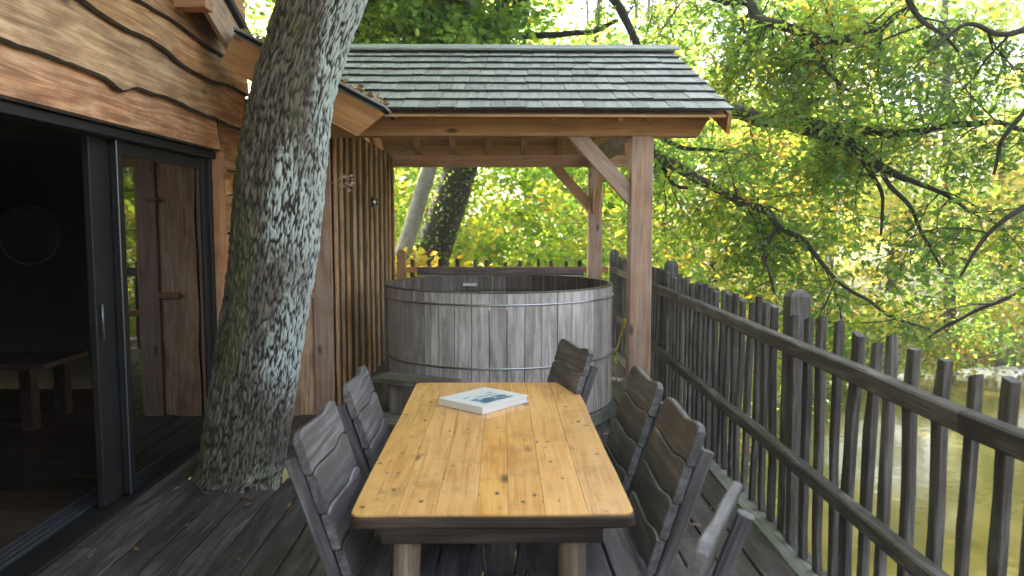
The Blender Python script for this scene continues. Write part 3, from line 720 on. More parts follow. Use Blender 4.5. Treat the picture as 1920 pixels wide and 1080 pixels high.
# ------------------------------------------------------------------ table
zt = .762
nl = PZ(653, 966, zt); nr = PZ(1196, 966, zt); fl = PZ(781, 717, zt); frr = PZ(1078, 717, zt)
y0 = (nl.y + nr.y) / 2; y1 = (fl.y + frr.y) / 2; xl, xr = (nl.x + fl.x) / 2, (nr.x + frr.x) / 2
tbl = thing('dining_table', ((xl + xr) / 2, (y0 + y1) / 2, 0), 'rustic honey coloured pine dining table with log legs', 'table')
W = xr - xl; L = y1 - y0; cx, cy = (xl + xr) / 2, (y0 + y1) / 2
def tab_outline(inset, n=12):
    rc = .035; out = []
    def wob(x, y): return .006 * noise.noise(Vector((x * 3, y * 3, 1)))
    hw, hl = W / 2 - inset, L / 2 - inset
    for (sx, sy, a0) in ((1, 1, 0), (-1, 1, 90), (-1, -1, 180), (1, -1, 270)):
        for k in range(6):
            a = R(a0 + 90 * k / 5); out.append((sx * (hw - rc) + rc * math.cos(a), sy * (hl - rc) + rc * math.sin(a)))
        nx_, ny_ = ((-sx, sy) if sx * sy > 0 else (sx, -sy))
    res = []
    for i in range(len(out)):
        a, b = Vector(out[i]), Vector(out[(i + 1) % len(out)])
        m_ = max(1, int((b - a).length / .08))
        for k in range(m_):
            p = a.lerp(b, k / m_); w_ = 1 + wob(p.x, p.y) * 2.2; res.append((p.x * w_, p.y * (1 + wob(p.y, p.x) * .5)))
    return res
def slab(name, out, z0, z1, mat, ch=.006):
    n = len(out); V = []
    def sc(k): return [(x - math.copysign(min(k, abs(x)), x), y - math.copysign(min(k, abs(y)), y)) for x, y in out]
    for pts, z in ((sc(ch), z0), (out, z0 + ch), (out, z1 - ch), (sc(ch), z1)): V += [(x, y, z) for x, y in pts]
    Fc = [(i + n * k, (i + 1) % n + n * k, (i + 1) % n + n * (k + 1), i + n * (k + 1)) for k in range(3) for i in range(n)]
    Fc += [tuple(range(n))[::-1], tuple(range(3 * n, 4 * n))]
    return obj(name, mesh(V, Fc, mat), tbl, Matrix.Translation((cx, cy, 0)))
outl = tab_outline(0)
slab('tabletop_edge', outl, zt - .046, zt - .006, M['tabledark'])
# top boards: slices of the outline
cuts = [-W / 2 - .02, -W / 2 + .15, -W / 2 + .27, -W / 2 + .40, -W / 2 + .50, -W / 2 + .615, -W / 2 + .75, W / 2 + .02]
inn = tab_outline(.005)
def clip(poly, x, keep_right):
    out = []
    for i in range(len(poly)):
        a, b = poly[i], poly[(i + 1) % len(poly)]
        ia = (a[0] >= x) == keep_right; ib = (b[0] >= x) == keep_right
        if ia: out.append(a)
        if ia != ib: t_ = (x - a[0]) / (b[0] - a[0]); out.append((x, a[1] + (b[1] - a[1]) * t_))
    return out
for i in range(7):
    pl = clip(clip(inn, cuts[i] + .0007, True), cuts[i + 1] - .0007, False)
    mx_ = (cuts[i] + cuts[i + 1]) / 2
    n = len(pl); z0, z1 = -.003, .003 + random.uniform(0, .0006)
    V = [(y, -(x - mx_), z) for z in (z0, z1) for x, y in pl]            # local X along the plank
    Fc = [(k, (k + 1) % n, (k + 1) % n + n, k + n) for k in range(n)] + [tuple(range(n))[::-1], tuple(range(n, 2 * n))]
    obj('tabletop_plank', mesh(V, Fc, M['table']), tbl, frame((cx + mx_, cy, zt - .003), (0, 1, 0), (-1, 0, 0)))
for yy in (y0 + .14, y1 - .2):
    board('bearer', (cx - .36, yy, zt - .093), (cx + .36, yy, zt - .093), (0, 0, 1), .092, .06, M['tabledark'], tbl)
for sx in (-1, 1):
    board('side_apron', (cx + sx * .33, y0 + .175, zt - .088), (cx + sx * .33, y1 - .235, zt - .088), (0, 0, 1), .08, .04, M['tabledark'], tbl)
for (lx, ly) in ((cx - .29, y0 + .22), (cx + .27, y0 + .22), (cx - .29, y1 - .3), (cx + .27, y1 - .3)):
    n = 10; V, Fc = [], []
    pts = [(0 + random.gauss(0, .003), 0, .002 + (zt - .05) * k / 6) for k in range(7)]
    V, Fc = tube_data([(lx + p[0], ly, p[2]) for p in pts], [.052, .051, .049, .048, .047, .046, .046], 14)
    c0 = Vector((lx, ly, .35)); Mf = frame(c0, (0, 0, 1), (1, 0, 0)); Mi = Mf.inverted()
    obj('leg', mesh([Mi @ Vector(v) for v in V], Fc, M['log'], True), tbl, Mf)

# book
bz = zt + .002
q = [PZ(830, 757, bz), PZ(892, 781, bz), PZ(982, 752, bz), PZ(922, 738, bz)]
bc = sum(q, Vector()) / 4; bdir = ((q[2] - q[1]) + (q[3] - q[0])).normalized(); bw_ = (q[2] - q[1]).length; bh_ = (q[1] - q[0]).length
bk = thing('book', bc, 'thick white book with a blue landscape cover lying on the table', 'book')
Mb = frame(bc, bdir, Vector((-bdir.y, bdir.x, 0)))
def bkpart(name, sx, sy, z0, z1, mat, offx=0):
    me = board_me(sx, sy, z1 - z0, mat, 1, .001); return obj(name, me, bk, Mb @ Matrix.Translation((offx, 0, (z0 + z1) / 2)))
BWd, BHd = min(max(bw_, .26), .34), min(max(bh_, .22), .30)
bkpart('back_cover', BWd, BHd, 0, .003, M['paper']); bkpart('pages', BWd - .012, BHd - .012, .0032, .031, M['paper'])
bkpart('front_cover', BWd, BHd, .0312, .0345, M['cover']); bkpart('spine', .003, BHd, .0031, .0311, M['paper'], -BWd / 2 + .0015)

# ------------------------------------------------------------------ chairs
def make_chair(label, group):
    root = thing('plank_chair', (0, 0, 0), label, 'chair', group)
    # faces +x ; backrest at -x
    tilt = R(19); up = Vector((-math.sin(tilt), 0, math.cos(tilt))); nb = Vector((math.cos(tilt), 0, math.sin(tilt)))
    hinge = Vector((-.19, 0, .43)); wv = lambda u: .0065 * math.sin(u * 3 * math.pi + .4) + .003 * math.sin(u * 15)
    j0 = [0]; hts = [.125, .13, .135, .135]; k = .055
    for j, h in enumerate(hts):
        c = hinge + up * (k + h / 2) + nb * .018
        ln = .48 - .003 * (3 - j); j0[0] = j
        end = lambda u: (-.012 if j0[0] == 3 else -.004) * (1 if u in (0, 1) else 0)
        me = board_me(ln, h - .0035, .030, M['chair'], 20, c=.005, lo=lambda u: wv(u) - (end(u) if 0 else 0), hi=lambda u, j=j: wv(u) + end(u))
        o = obj('back_slat', me, root, frame(c, (0, -1, 0), up + nb * .03))
        k += h
    for s in (-1, 1):
        a = hinge + Vector((0, s * .214, -.02)) + up * (-.02); b = a + up * .55
        board('back_rail', a - nb * .022, b - nb * .022, nb, .045, .038, M['chair'], root, 4, c=.008)
    for i in range(3):
        xx = -.155 + i * .147
        board('seat_slat', (xx, -.225, .445), (xx, .225, .445), (1, 0, 0), .143, .028, M['chair'], root, 8, c=.005, lo=lambda u, i=i: (.008 * math.sin(u * 12.5) if i == 0 else .004), hi=lambda u, i=i: (.01 * math.sin(u * 12.5) if i == 2 else 0))
    for s in (-1, 1):
        box('seat_bearer', (-.20, s * .16 - .02, .375), (.21, s * .16 + .02, .430), M['chair'], root)
        board('leg', (.155, s * .16, .374), (.20, s * .185, 0.0), (0, 1, 0), .05, .045, M['chair'], root, 1, c=.006)
        board('leg', (-.15, s * .16, .374), (-.235, s * .185, 0.0), (0, 1, 0), .05, .045, M['chair'], root, 1, c=.006)
    board('stretcher', (-.18, -.15, .2), (-.18, .15, .2), (0, 0, 1), .04, .025, M['chair'], root)
    return root
CG = 'wavy plank chairs round the table'
ch0 = make_chair('grey plank chair nearest the camera on the tree side of the table', CG)
def copy_thing(r, loc, rz, label):
    c = r.copy(); COL.objects.link(c); M_ = Matrix.Translation(loc) @ Matrix.Rotation(rz, 4, 'Z'); c.matrix_basis = M_; WM[c.name] = M_; c['label'] = label
    for ch in list(r.children):
        d = ch.copy(); COL.objects.link(d); d.parent = c
    return c
BO = .19 + .5 * math.sin(R(19)) + .01
def chair_at(first, tx, ty, rz, label):
    # tx,ty = place of the top of the backrest
    loc = (tx + BO * math.cos(rz), ty + BO * math.sin(rz), 0)
    if first: ch0.matrix_basis = Matrix.Translation(loc) @ Matrix.Rotation(rz, 4, 'Z'); return ch0
    return copy_thing(ch0, loc, rz, label)
ZT = .94
def top_at(pxa, pya, pxb, pyb):
    a, b = PZ(pxa, pya, ZT), PZ(pxb, pyb, ZT); return (a + b) / 2
t_ = top_at(545, 845, 612, 787)
children0 = list(ch0.children)
chair_at(False, -.655, 3.40, R(1), 'second plank chair on the tree side of the table, nearer the tub steps')
chair_at(False, .665, 2.74, R(181), 'dark plank chair against the fence side, in front of another chair')
chair_at(False, .655, 3.40, R(183), 'dark plank chair on the fence side below the shelter post')
chair_at(False, .42, 4.25, R(194), 'dark plank chair at the tub end of the table, tops seen against the staves')
chair_at(False, .53, 1.78, R(154), 'plank chair cut off by the bottom edge, its pale top catching the light')
chair_at(True, -.66, 2.68, R(-1), None)

# ------------------------------------------------------------------ low table and woven plate in the room
lt = thing('low_table', (-4.3, 6.5, 0), 'low wooden table standing inside the dark room', 'table')
box('tabletop', (-4.9, 6.1, .5), (-3.62, 6.75, .54), M['floor'], lt)
for xx in (-4.8, -3.86): 
    for yy in (6.15, 6.62): box('leg', (xx, yy, 0), (xx + .1, yy + .1, .499), M['floor'], lt)
c = PY(52, 440, 7.84)
wp = thing('woven_wall_plate', c, 'round woven plate hanging on the dark room wall', 'wall decoration')
obj('plate', disc_me(.30, .05, M['wicker'], 32, .85), wp, frame(c + Vector((0, .05, 0)), (1, 0, 0), (0, 0, 1)))
ringpts = [c + Vector((.29 * math.cos(a), -.0, .29 * math.sin(a))) for a in np.linspace(0, 2 * math.pi, 33)]
tube('rim', ringpts, .014, M['wicker'], wp, 6)

# ------------------------------------------------------------------ small things
p = [PX(1172, 598, 1.39), PX(1166, 625, 1.37), PX(1160, 645, 1.36), PX(1153, 668, 1.36), PX(1158, 684, 1.37)]
P_, Q_ = smooth_path(p, [.013] * 5, 5)
rope = tube('yellow_rope', P_, [q * (.9 + .25 * (i % 2)) for i, q in enumerate(Q_)], M['yellow'], None, 7); tag(rope, 'short yellow rope hanging from the fence rail behind the post', 'rope')
c = PY(628, 340, 6.5)
dfl = thing('dried_flowers', c, 'pale dried sprig pinned to the wall beside the trunk', 'dried flower')
for i in range(16):
    a = random.uniform(-.9, .7); rr = random.uniform(.03, .13)
    p = c + Vector((.02 + rr * math.cos(a), -.02 - random.random() * .05, rr * math.sin(a) * .8))
    w, l = .012, random.uniform(.03, .055); d = Vector((math.cos(a), random.gauss(0, .3), math.sin(a))).normalized(); s_ = d.cross(Vector((0, -1, .3))).normalized()
    V = [p, p + d * l * .5 + s_ * w + Vector((0, -.006, 0)), p + d * l, p + d * l * .5 - s_ * w + Vector((0, -.006, 0)), p + d * l * .5 + Vector((0, .008, 0))]
    obj('petal', mesh([v - p for v in V], [(0, 4, 1), (1, 4, 2), (2, 4, 3), (3, 4, 0)], M['dry']), dfl, Matrix.Translation(p))
tube('stalk', [c + Vector((-.1, .02, -.06)), c + Vector((0, -.02, 0)), c + Vector((.08, -.03, .03))], .004, M['dry'], dfl, 5)
# litter on the low roof edge
n = 260; tt = RNG.random(n) ** 1.0
P = np.array([tuple(A + (B - A) * float(t_) + nv * (.058 + random.random() * .03) + Vector((0, random.uniform(-.02, .35), 0))) for t_ in tt])
obj('fallen_leaves', leaves_me(P, .055, M['litter'], updo=2.0), kind='stuff', label='brown fallen leaves lying on the low roof edge', cat='fallen leaves')
lf = PY(899, 186, 6.35); lf.z = surf(6.35) + .045
tag(obj('fallen_leaf', leaves_me(np.array([tuple(lf)]), .09, M['litter'], updo=2.5)), 'single brown leaf lying on the shingle roof', 'leaf')
P = np.array([(random.uniform(-2.1, 1.4), random.uniform(2, 9), .008) for _ in range(190)])
P = P[(abs(P[:, 0]) > .7) & ~((np.hypot(P[:, 0], P[:, 1] - 6.84) < 1.1))]
obj('deck_litter', leaves_me(P, .062, M['litter'], updo=6, lobed=True), kind='stuff', label='a few dry leaves scattered on the deck', cat='fallen leaves')

# ------------------------------------------------------------------ the big mossy trunk through the deck
oak = thing('mossy_oak_tree', (TX, TY, 0), 'thick leaning oak trunk with moss and pale lichen growing up through the deck', 'tree')
prof = [(925, 366, 524), (880, 374, 531), (800, 387, 546), (700, 401, 560), (600, 415, 573), (500, 430, 589), (400, 441, 600), (300, 451, 609), (200, 466, 621), (150, 479, 634), (100, 494, 646), (50, 510, 664), (0, 525, 681)]
ax = []
for (py, a, b) in prof:
    Pm = PY((a + b) / 2, py, TY); ax.append((Pm.z, Pm.x, (b - a) / 2 * TY / F * 1.0))
ax = ax[::1]
ax[0] = (0.0, ax[0][1], ax[0][2] * 1.01)
zs = [a[0] for a in ax]; xs_ = [a[1] for a in ax]; rs = [a[2] for a in ax]
zs = [-4.2, -.6] + zs + [4.5, 6.5, 9.5]; xs_ = [xs_[0] - .25, xs_[0] - .06] + xs_ + [xs_[-1] + .34, xs_[-1] + .9, xs_[-1] + 1.8]; rs = [.45, .32] + rs + [.26, .2, .08]
zz = np.concatenate([np.linspace(-4.2, -.1, 30), np.linspace(-.08, 3.6, 760), np.linspace(3.65, 9.5, 60)]); nk = 280
cxx = np.interp(zz, zs, xs_); crr = np.interp(zz, zs, rs)
th = np.linspace(0, 2 * np.pi, nk, endpoint=False)
def ridged(zv, tv, s):
    # elongated plates
    x = math.cos(tv); y = math.sin(tv); w = 0.5 * noise.noise(Vector((x * 3, y * 3, zv * 5)))
    a = noise.noise(Vector((x * 15 + w, y * 15 + w, zv * 11.0 + s)))
    b = noise.noise(Vector((x * 34 + w, y * 34, zv * 30 + s)))
    return (.34 - abs(a) * 1.9) * -1 * .8 + .5 * b
V, rid, lic, mos = [], [], [], []
for i, z in enumerate(zz):
    for t_ in th:
        h = ridged(z, t_, 3) if -.3 < z < 4 else 0.2
        lum = .03 * noise.noise(Vector((math.cos(t_) * 1.5, math.sin(t_) * 1.5, z * 1.3)))
        r_ = crr[i] - .006 + lum * .6 + h * .016 + (.025 * math.exp(-max(z, 0) * 6) if z > -.5 else 0) * (.6 + .6 * math.sin(3 * t_))
        V.append((cxx[i] + r_ * math.cos(t_), TY + r_ * math.sin(t_), z)); rid.append(h)
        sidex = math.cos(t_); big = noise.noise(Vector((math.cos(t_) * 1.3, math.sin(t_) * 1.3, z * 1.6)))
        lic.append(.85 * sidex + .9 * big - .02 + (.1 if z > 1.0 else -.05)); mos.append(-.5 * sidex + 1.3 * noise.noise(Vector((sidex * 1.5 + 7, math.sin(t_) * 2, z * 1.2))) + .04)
Fc = []
for i in range(len(zz) - 1):
    for k in range(nk):
        q = (k + 1) % nk; Fc.append((i * nk + k, i * nk + q, (i + 1) * nk + q, (i + 1) * nk + k))
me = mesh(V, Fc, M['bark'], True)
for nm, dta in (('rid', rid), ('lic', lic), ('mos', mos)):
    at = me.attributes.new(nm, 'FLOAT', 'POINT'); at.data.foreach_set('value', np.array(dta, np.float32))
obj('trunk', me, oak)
limbs = []
for k in range(11):
    z = 4.0 + k * .5; a = random.uniform(0, 2 * math.pi); L_ = random.uniform(2.5, 4.5)
    c = Vector((float(np.interp(z, zs, xs_)), TY, z)); d = Vector((math.cos(a), math.sin(a), .35))
    pts, rad = smooth_path([c, c + d * L_ * .33, c + d * L_ * .66 + Vector((random.gauss(0, .3), random.gauss(0, .3), .2)), c + d * L_], [.10, .07, .045, .015], 4)
    tube('limb', pts, rad, M['barkfar'], oak, 7); limbs.append(pts)
cen = [tuple(Vector((-3.4, TY + 2.8, 6.7)) + Vector((random.uniform(-4, 3.6), random.uniform(-5.5, 7), random.uniform(-1.6, 2.4)))) for _ in range(400)]
cen += [(random.uniform(-6.5, -.6), random.uniform(8.5, 13), random.uniform(5.9, 8.2)) for _ in range(150)]  # extra clumps added on the sun's path to shade the shelter roof
cen += [(random.uniform(-5, 1.4), random.uniform(-5, 4), random.uniform(5.6, 8)) for _ in range(170)]  # unseen clumps above and behind the camera, added to darken the deck
cen = [(a, b, c + max(0, b - 9.0) * .42) for a, b, c in cen]
P, v_ = clumps(cen, .85, 120, .5)
obj('crown', leaves_me(P, .15, M['leaf'], np.clip(.38 + v_ + RNG.normal(0, .15, len(P)), 0, 1), quad=True), oak)

# ------------------------------------------------------------------ trees behind the shelter
def px_tube(name, par, pts, mat, sides=10, n=5, wob=.0):
    """pts: (px, py, distance, width in photo px)"""
    C = [PY(a, b, y) for a, b, y, w in pts]; rr = [w * (.5 if w > 26 else .58) * y / F for a, b, y, w in pts]
    Pp, Q = smooth_path(C, rr, n); 
    if wob: Pp = [p + Vector((noise.noise(p * 2.3), noise.noise(p * 2.3 + Vector((9, 0, 0))), noise.noise(p * 2.3 + Vector((0, 9, 0))))) * wob for p in Pp]
    tube(name, Pp, Q, mat, par, sides); return Pp, Q
big = thing('ivy_oak_tree', (-1.6, 14, -2.5), 'big oak leaning behind the shelter with ivy on its trunk and limbs over the pond', 'tree')
tr_, _ = px_tube('trunk', big, [(700, 900, 14, 90), (790, 540, 14, 74), (806, 490, 14, 68), (862, 320, 14, 62), (900, 180, 14, 60), (925, 80, 14, 58), (965, 0, 14, 52), (1010, -120, 13.6, 44), (1050, -300, 13.2, 30), (1070, -500, 13, 12)], M['barkfar'], 14, 6)
limb_defs = [
    [(925, 110, 14, 34), (1100, 170, 13.2, 30), (1250, 190, 12.2, 27), (1365, 206, 11.2, 25), (1430, 221, 10.6, 26), (1525, 241, 10, 26), (1575, 262, 9.6, 22), (1625, 292, 9.3, 17), (1675, 326, 9, 13), (1740, 352, 8.8, 8), (1820, 400, 8.6, 5)],
    [(1470, 219, 10.4, 14), (1540, 230, 10, 13), (1600, 243, 9.6, 14), (1675, 249, 9.2, 14), (1740, 244, 8.9, 12), (1810, 232, 8.6, 11), (1865, 228, 8.4, 9), (1925, 247, 8.2, 8), (2020, 250, 8, 5)],
    [(880, 260, 14, 24), (1050, 250, 12.8, 20), (1180, 268, 11.6, 18), (1222, 286, 11.2, 17), (1265, 311, 10.8, 17), (1325, 346, 10.3, 15), (1380, 380, 9.9, 14), (1430, 396, 9.6, 13), (1460, 425, 9.4, 10), (1510, 452, 9.2, 9), (1540, 495, 9, 7), (1580, 532, 8.8, 5)],
    [(1000, -60, 13.4, 30), (1180, -40, 11.6, 24), (1365, -4, 10, 17), (1405, 9, 9.7, 16), (1420, 30, 9.6, 16), (1450, 48, 9.4, 16), (1495, 60, 9.2, 15), (1540, 73, 9, 13), (1575, 75, 8.9, 12), (1615, 60, 8.8, 10), (1652, 50, 8.7, 7), (1700, 20, 8.5, 4)],
    [(1500, 62, 9.2, 10), (1525, 95, 9.1, 9), (1545, 125, 9, 8), (1565, 152, 8.9, 6), (1588, 172, 8.8, 4)],
    [(1222, 250, 11.4, 9), (1250, 262, 11.2, 9), (1300, 280, 10.9, 7), (1365, 290, 10.6, 4)],
    [(1460, 425, 9.4, 8), (1452, 445, 9.4, 8), (1435, 470, 9.4, 7), (1440, 505, 9.3, 5), (1450, 545, 9.3, 4)],
    [(1240, 312, 11, 7), (1262, 345, 10.9, 7), (1290, 354, 10.8, 5)],
    [(1655, 318, 9.1, 8), (1668, 350, 9, 8), (1700, 378, 8.8, 7), (1730, 440, 8.6, 6), (1762, 502, 8.5, 4)],
    [(1610, 285, 9.4, 9), (1640, 330, 9.2, 8), (1655, 372, 9.1, 6), (1650, 440, 9, 4)],
    [(1135, -20, 12, 15), (1168, 28, 11.8, 14), (1190, 70, 11.6, 12), (1215, 130, 11.4, 9)],
    [(935, 62, 14, 13), (985, 66, 13.6, 12), (1040, 68, 13.2, 10), (1100, 58, 12.8, 9), (1160, 42, 12.4, 6)],
    [(1690, -60, 8.0, 12), (1700, -10, 8, 11), (1720, 30, 8, 9), (1760, 60, 7.9, 6), (1800, 100, 7.8, 4)],
    [(2050, 60, 7.6, 14), (1960, 40, 7.6, 12), (1880, 60, 7.6, 9), (1810, 50, 7.6, 7), (1750, 90, 7.6, 4)],
    [(2080, 380, 7.4, 16), (1980, 370, 7.4, 13), (1900, 400, 7.4, 9), (1840, 450, 7.5, 7), (1800, 520, 7.6, 4)],
    [(2080, 520, 9.2, 14), (1970, 515, 9.2, 10), (1890, 555, 9.3, 8), (1810, 590, 9.4, 6), (1730, 640, 9.5, 4)],
    [(1580, 532, 8.8, 6), (1640, 575, 9, 6), (1690, 600, 9.2, 5), (1745, 612, 9.3, 3)],
    [(2080, 180, 7.4, 16), (1990, 170, 7.4, 12), (1930, 200, 7.5, 9), (1880, 260, 7.6, 7), (1860, 330, 7.7, 4)],
]
sp = Sprays(); spn = Sprays()
for li, ld in enumerate(limb_defs):
    Pp, Q = px_tube('limb', big, ld, M['barkfar'], 8, 5, .05)
    for i in range(2, len(Pp)):
        if Pp[i].y > 12.4: continue
        nrep = 2 if li in (0, 1, 2, 3, 12, 13, 14, 15) else 1
        if li in (10, 11): nrep = 1
        for _ in range(nrep):
            if random.random() < ((.27 if li in (0, 1, 3, 4) else .17) if li < 12 else .15):
                d = Vector((random.gauss(.2, .7), random.gauss(.75, .6), random.gauss(-.05, .6)))
                (sp if li < 12 else spn).twig(Pp[i], d, random.uniform(.6, 1.7), min(.012, Q[i] * .5), 2, .9, .08)
def finish_spray(s, par, mat, size, shift):
    obj('twigs', mesh(s.V, s.F, M['barkfar']), par, kind='stuff')
    P = np.array(s.P); 
    cl = np.array([noise.noise(Vector(p) * .9) for p in s.P])
    rv = np.clip(shift + cl * .5 + RNG.normal(0, .2, len(P)), 0, 1)
    d = np.linalg.norm(P - np.array([0, 0, CAMZ]), axis=1)
    sx = (P[:, 0] / P[:, 1]); vis = (sx < .66) & (sx > -.6) & (P[:, 1] > 2)
    order = np.argsort(np.where(vis, d, 1e9)); top = order[:290]; rest = order[290:]
    return P, rv, top, rest
P, rv, top, rest = finish_spray(sp, big, M['leaf'], .1, .42)
obj('foliage', leaves_me(P[rest], .098, M['leaf'], rv[rest], lobed=True), big, kind='stuff')
print('spray leaves', len(P), len(sp.V), len(spn.P))
LM = []
for k in range(6):
    me = leaves_me(np.zeros((1, 3)), .10, M['leaf'], np.array([.15 + k * .15]), lobed=True); LM.append(me)
for i in top:
    Mx = Matrix.Rotation(random.uniform(0, 6.28), 4, 'Z') @ Matrix.Rotation(random.gauss(0, .6), 4, 'X'); Mx.translation = Vector(P[i])
    obj('leaf', LM[min(5, int(rv[i] * 6))], big, Mx)
P2, rv2, top2, rest2 = finish_spray(spn, big, M['leafdeep'], .1, .45)
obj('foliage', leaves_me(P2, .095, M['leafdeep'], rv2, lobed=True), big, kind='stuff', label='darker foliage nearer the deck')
# crown of this oak above the frame
cen = [tuple(Vector((-3, 14.5, 10)) + Vector((random.uniform(-3, 3), random.uniform(-2, 3), random.uniform(-2, 3)))) for _ in range(16)]
P, v_ = clumps(cen, .95, 120, .5)
obj('crown', leaves_me(P, .17, M['leaf'], np.clip(.45 + v_ + RNG.normal(0, .15, len(P)), 0, 1), quad=True), big)
# ivy on the lower trunk
pts = []
for p in tr_:
    if p.z < 3.4:
        for _ in range(110):
            a = random.uniform(0, 6.28); pts.append((p.x + .36 * math.cos(a) + random.gauss(0, .03), p.y + .36 * math.sin(a), p.z + random.uniform(-.25, .25)))
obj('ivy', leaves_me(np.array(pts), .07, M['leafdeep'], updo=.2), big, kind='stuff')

slim = thing('slim_pale_tree', (-1.9, 13, -2.5), 'slim pale grey trunk leaning beside the ivy clad oak', 'tree')
px_tube('trunk', slim, [(640, 900, 13, 44), (740, 520, 13, 34), (762, 455, 13, 31), (800, 330, 13, 29), (845, 180, 13, 27), (873, 70, 13, 27), (886, 0, 13, 25), (905, -150, 13, 20), (915, -350, 13, 10)], M['barkpale'], 10)
left = thing('forked_tree', (-2.5, 14, -2.5), 'dark forked tree rising behind the shingle roof by the big trunk', 'tree')
px_tube('trunk', left, [(640, 900, 14, 60), (655, 400, 14, 52), (668, 130, 14, 46), (680, 70, 14, 40), (720, 35, 14, 26), (765, 8, 14, 20), (830, -60, 14, 14), (900, -200, 14, 8)], M['barkfar'], 10)
px_tube('limb', left, [(672, 100, 14, 22), (662, 40, 14, 22), (655, -40, 14, 18), (640, -200, 14, 10)], M['barkfar'], 8)
sp2 = Sprays()
for par, pth in ((slim, [(873, 70), (886, 0), (905, -150)]), (left, [(680, 70), (765, 8), (830, -60), (662, 40), (640, -100)])):
    for (a, b) in pth:
        for _ in range(9):
            c = PY(a, b, 13.5); sp2.twig(c, Vector((random.gauss(0, 1), random.gauss(-.3, 1), random.gauss(.1, .5))), random.uniform(1.2, 2.2), .02, 2, 1.8, .03)
obj('twigs', mesh(sp2.V, sp2.F, M['barkfar']), left, kind='stuff')
obj('foliage', leaves_me(np.array(sp2.P), .12, M['leaf'], np.clip(.45 + RNG.normal(0, .2, len(sp2.P)), 0, 1)), left, kind='stuff')
cen = [tuple(Vector((-5, 15, 8)) + Vector((random.uniform(-6, 5), random.uniform(-4, 5), random.uniform(-3, 4)))) for _ in range(30)]
P, v_ = clumps(cen, 1.1, 90, .6)
obj('crown', leaves_me(P, .18, M['leaf'], np.clip(.4 + v_ + RNG.normal(0, .15, len(P)), 0, 1), quad=True), left)
# far pale birch seen through the leaves on the right
bi = thing('pale_birch_tree', (10, 26, -2.5), 'thin pale trunk shining far off beyond the pond', 'tree')
px_tube('trunk', bi, [(1530, 650, 26, 15), (1545, 470, 26, 13), (1552, 330, 26, 12), (1562, 150, 26, 9), (1570, -50, 26, 5)], M['barkpale'], 8)
cen = [tuple(PY(1560, 60, 26) + Vector((random.gauss(0, 2), random.gauss(0, 2), random.gauss(0, 3)))) for _ in range(24)]
P, v_ = clumps(cen, 1.2, 150, .7)
obj('crown', leaves_me(P, .2, M['leafyel'], np.clip(.5 + v_ + RNG.normal(0, .15, len(P)), 0, 1), quad=True), bi)

# ------------------------------------------------------------------ the far woods: one mass of sunny foliage with stems, and undergrowth on the banks
cen = []
for _ in range(2100):
    y = random.uniform(20, 52); x = random.uniform(-.75, .95) * y; z = random.uniform(-2.5, 2 + y * .46)
    if noise.noise(Vector((x * .12, y * .12, z * .16))) < -.12: continue
    e = math.hypot((x - 15.6) / 13.5, (y - 3) / 20.5)
    if e < 1.03 and z < 0: continue
    cen.append((x, y, z))
P, v_ = clumps(cen, 1.35, 150, .55)
sel = np.array([noise.noise(Vector(p) * .13) for p in P[::1]])
rv = np.clip(.54 + sel * .6 - .024 * (P[:, 2] - 2) + v_ + RNG.normal(0, .12, len(P)), 0, 1)
obj('far_woods', leaves_me(P, .19, M['leafyel'], rv, quad=True), kind='stuff', label='sunlit yellow green woods beyond the pond', cat='woods')
V, Fc = [], []
for _ in range(46):
    y = random.uniform(22, 48); x = random.uniform(-.7, .85) * y; r0 = random.uniform(.08, .24); lean = random.gauss(0, .06)
    v, f = tube_data([(x + lean * k * 3, y, -3 + 3.2 * k) for k in range(6)], [r0 * (1 - k * .15) for k in range(6)], 6, False, len(V)); V += v; Fc += f
obj('far_tree_stems', mesh(V, Fc, M['barkfar']), kind='stuff', label='distant dark stems inside the sunny woods', cat='woods')
cen = []
for _ in range(420):
    a = random.uniform(.35, math.pi * 1.0); k = random.uniform(1.0, 1.16)
    x = 15.6 + 13.5 * k * math.cos(a); y = 3 + 20.5 * k * math.sin(a)
    cen.append((x, y, -2.9 + (k - 1) * 7 + random.uniform(0, .9)))
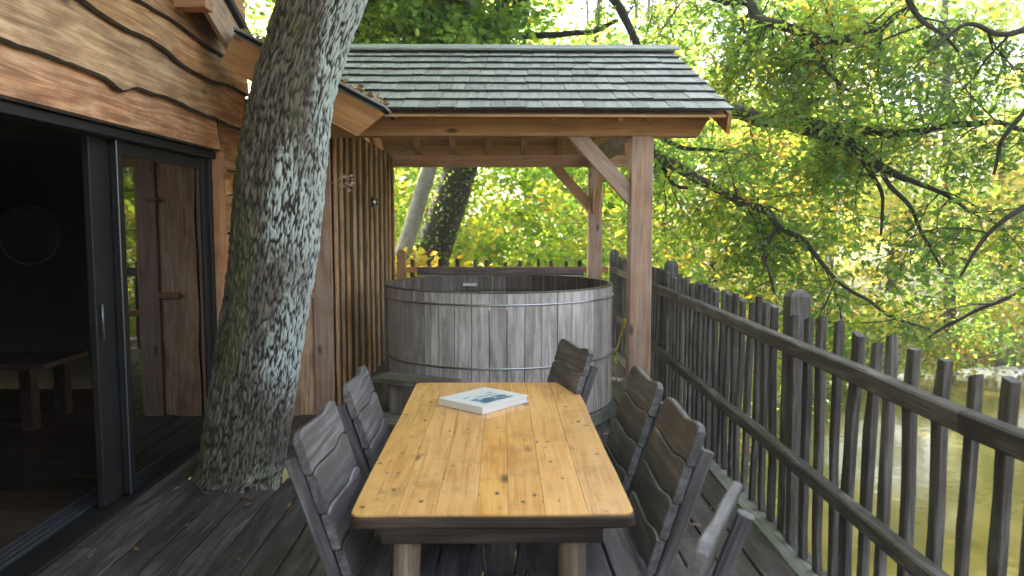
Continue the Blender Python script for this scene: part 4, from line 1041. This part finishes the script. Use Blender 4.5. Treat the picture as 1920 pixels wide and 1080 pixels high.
for _ in range(260):
    cen.append((random.uniform(-9, 2), random.uniform(12.5, 20), random.uniform(-2.6, .4 + random.random() * 2.0)))
for _ in range(300):
    cen.append((random.uniform(6, 24), random.uniform(20.5, 27), random.uniform(-2.6, 4.5)))
P, v_ = clumps(cen, .75, 100, .6)
rv = np.clip(.56 + v_ * 1.4 + RNG.normal(0, .16, len(P)), 0, 1)
obj('undergrowth', leaves_me(P, .15, M['leafyel'], rv, quad=True), kind='stuff', label='green and yellow bushes along the pond bank', cat='undergrowth')

# ------------------------------------------------------------------ thin sunlit air over the pond
m, t, out = nt('thin_haze')
pv = N(t, 'ShaderNodeVolumePrincipled', {'Color': (.93, .95, .92, 1), 'Density': .0022, 'Anisotropy': .3}); t.links.new(pv.outputs[0], out.inputs['Volume'])
V = [(x, y, z) for z in (-6, 28.5) for (x, y) in ((-62, -42), (92, -42), (92, 122), (-62, 122))]
obj('haze', mesh(V, [(3, 2, 1, 0), (4, 5, 6, 7), (0, 1, 5, 4), (1, 2, 6, 5), (2, 3, 7, 6), (3, 0, 4, 7)], m), kind='stuff', label='thin pale haze in the air among the trees')

cen = [(random.uniform(-6, 4.5), random.uniform(16, 23), random.uniform(-2.4, 6.0)) for _ in range(520)]
P, v_ = clumps(cen, .75, 100, .6)
obj('thicket', leaves_me(P, .13, M['leaf'], np.clip(.5 + v_ * 1.3 + RNG.normal(0, .16, len(P)), 0, 1), quad=True), kind='stuff', label='fresh green thicket seen under the shelter behind the tub', cat='undergrowth')
V, Fc = [], []
xx = -2.235
while xx < 1.40:
    for y in (-1, .8, 2.6, 4.3, 6.0, 7.8, 9.6):
        if math.hypot(xx + .08 - TX, y - TY) < .5: continue
        for dx in (.035, .13):
            b0 = len(V); cx_, cy_ = xx + dx + random.gauss(0, .004), y + random.gauss(0, .012)
            V += [(cx_ + .0045 * math.cos(k * 1.047), cy_ + .0045 * math.sin(k * 1.047), .0035) for k in range(6)]; Fc.append(tuple(range(b0, b0 + 6)))
    xx += .165
obj('screw_heads', mesh(V, Fc, M['roofedge']), deck, kind='stuff')
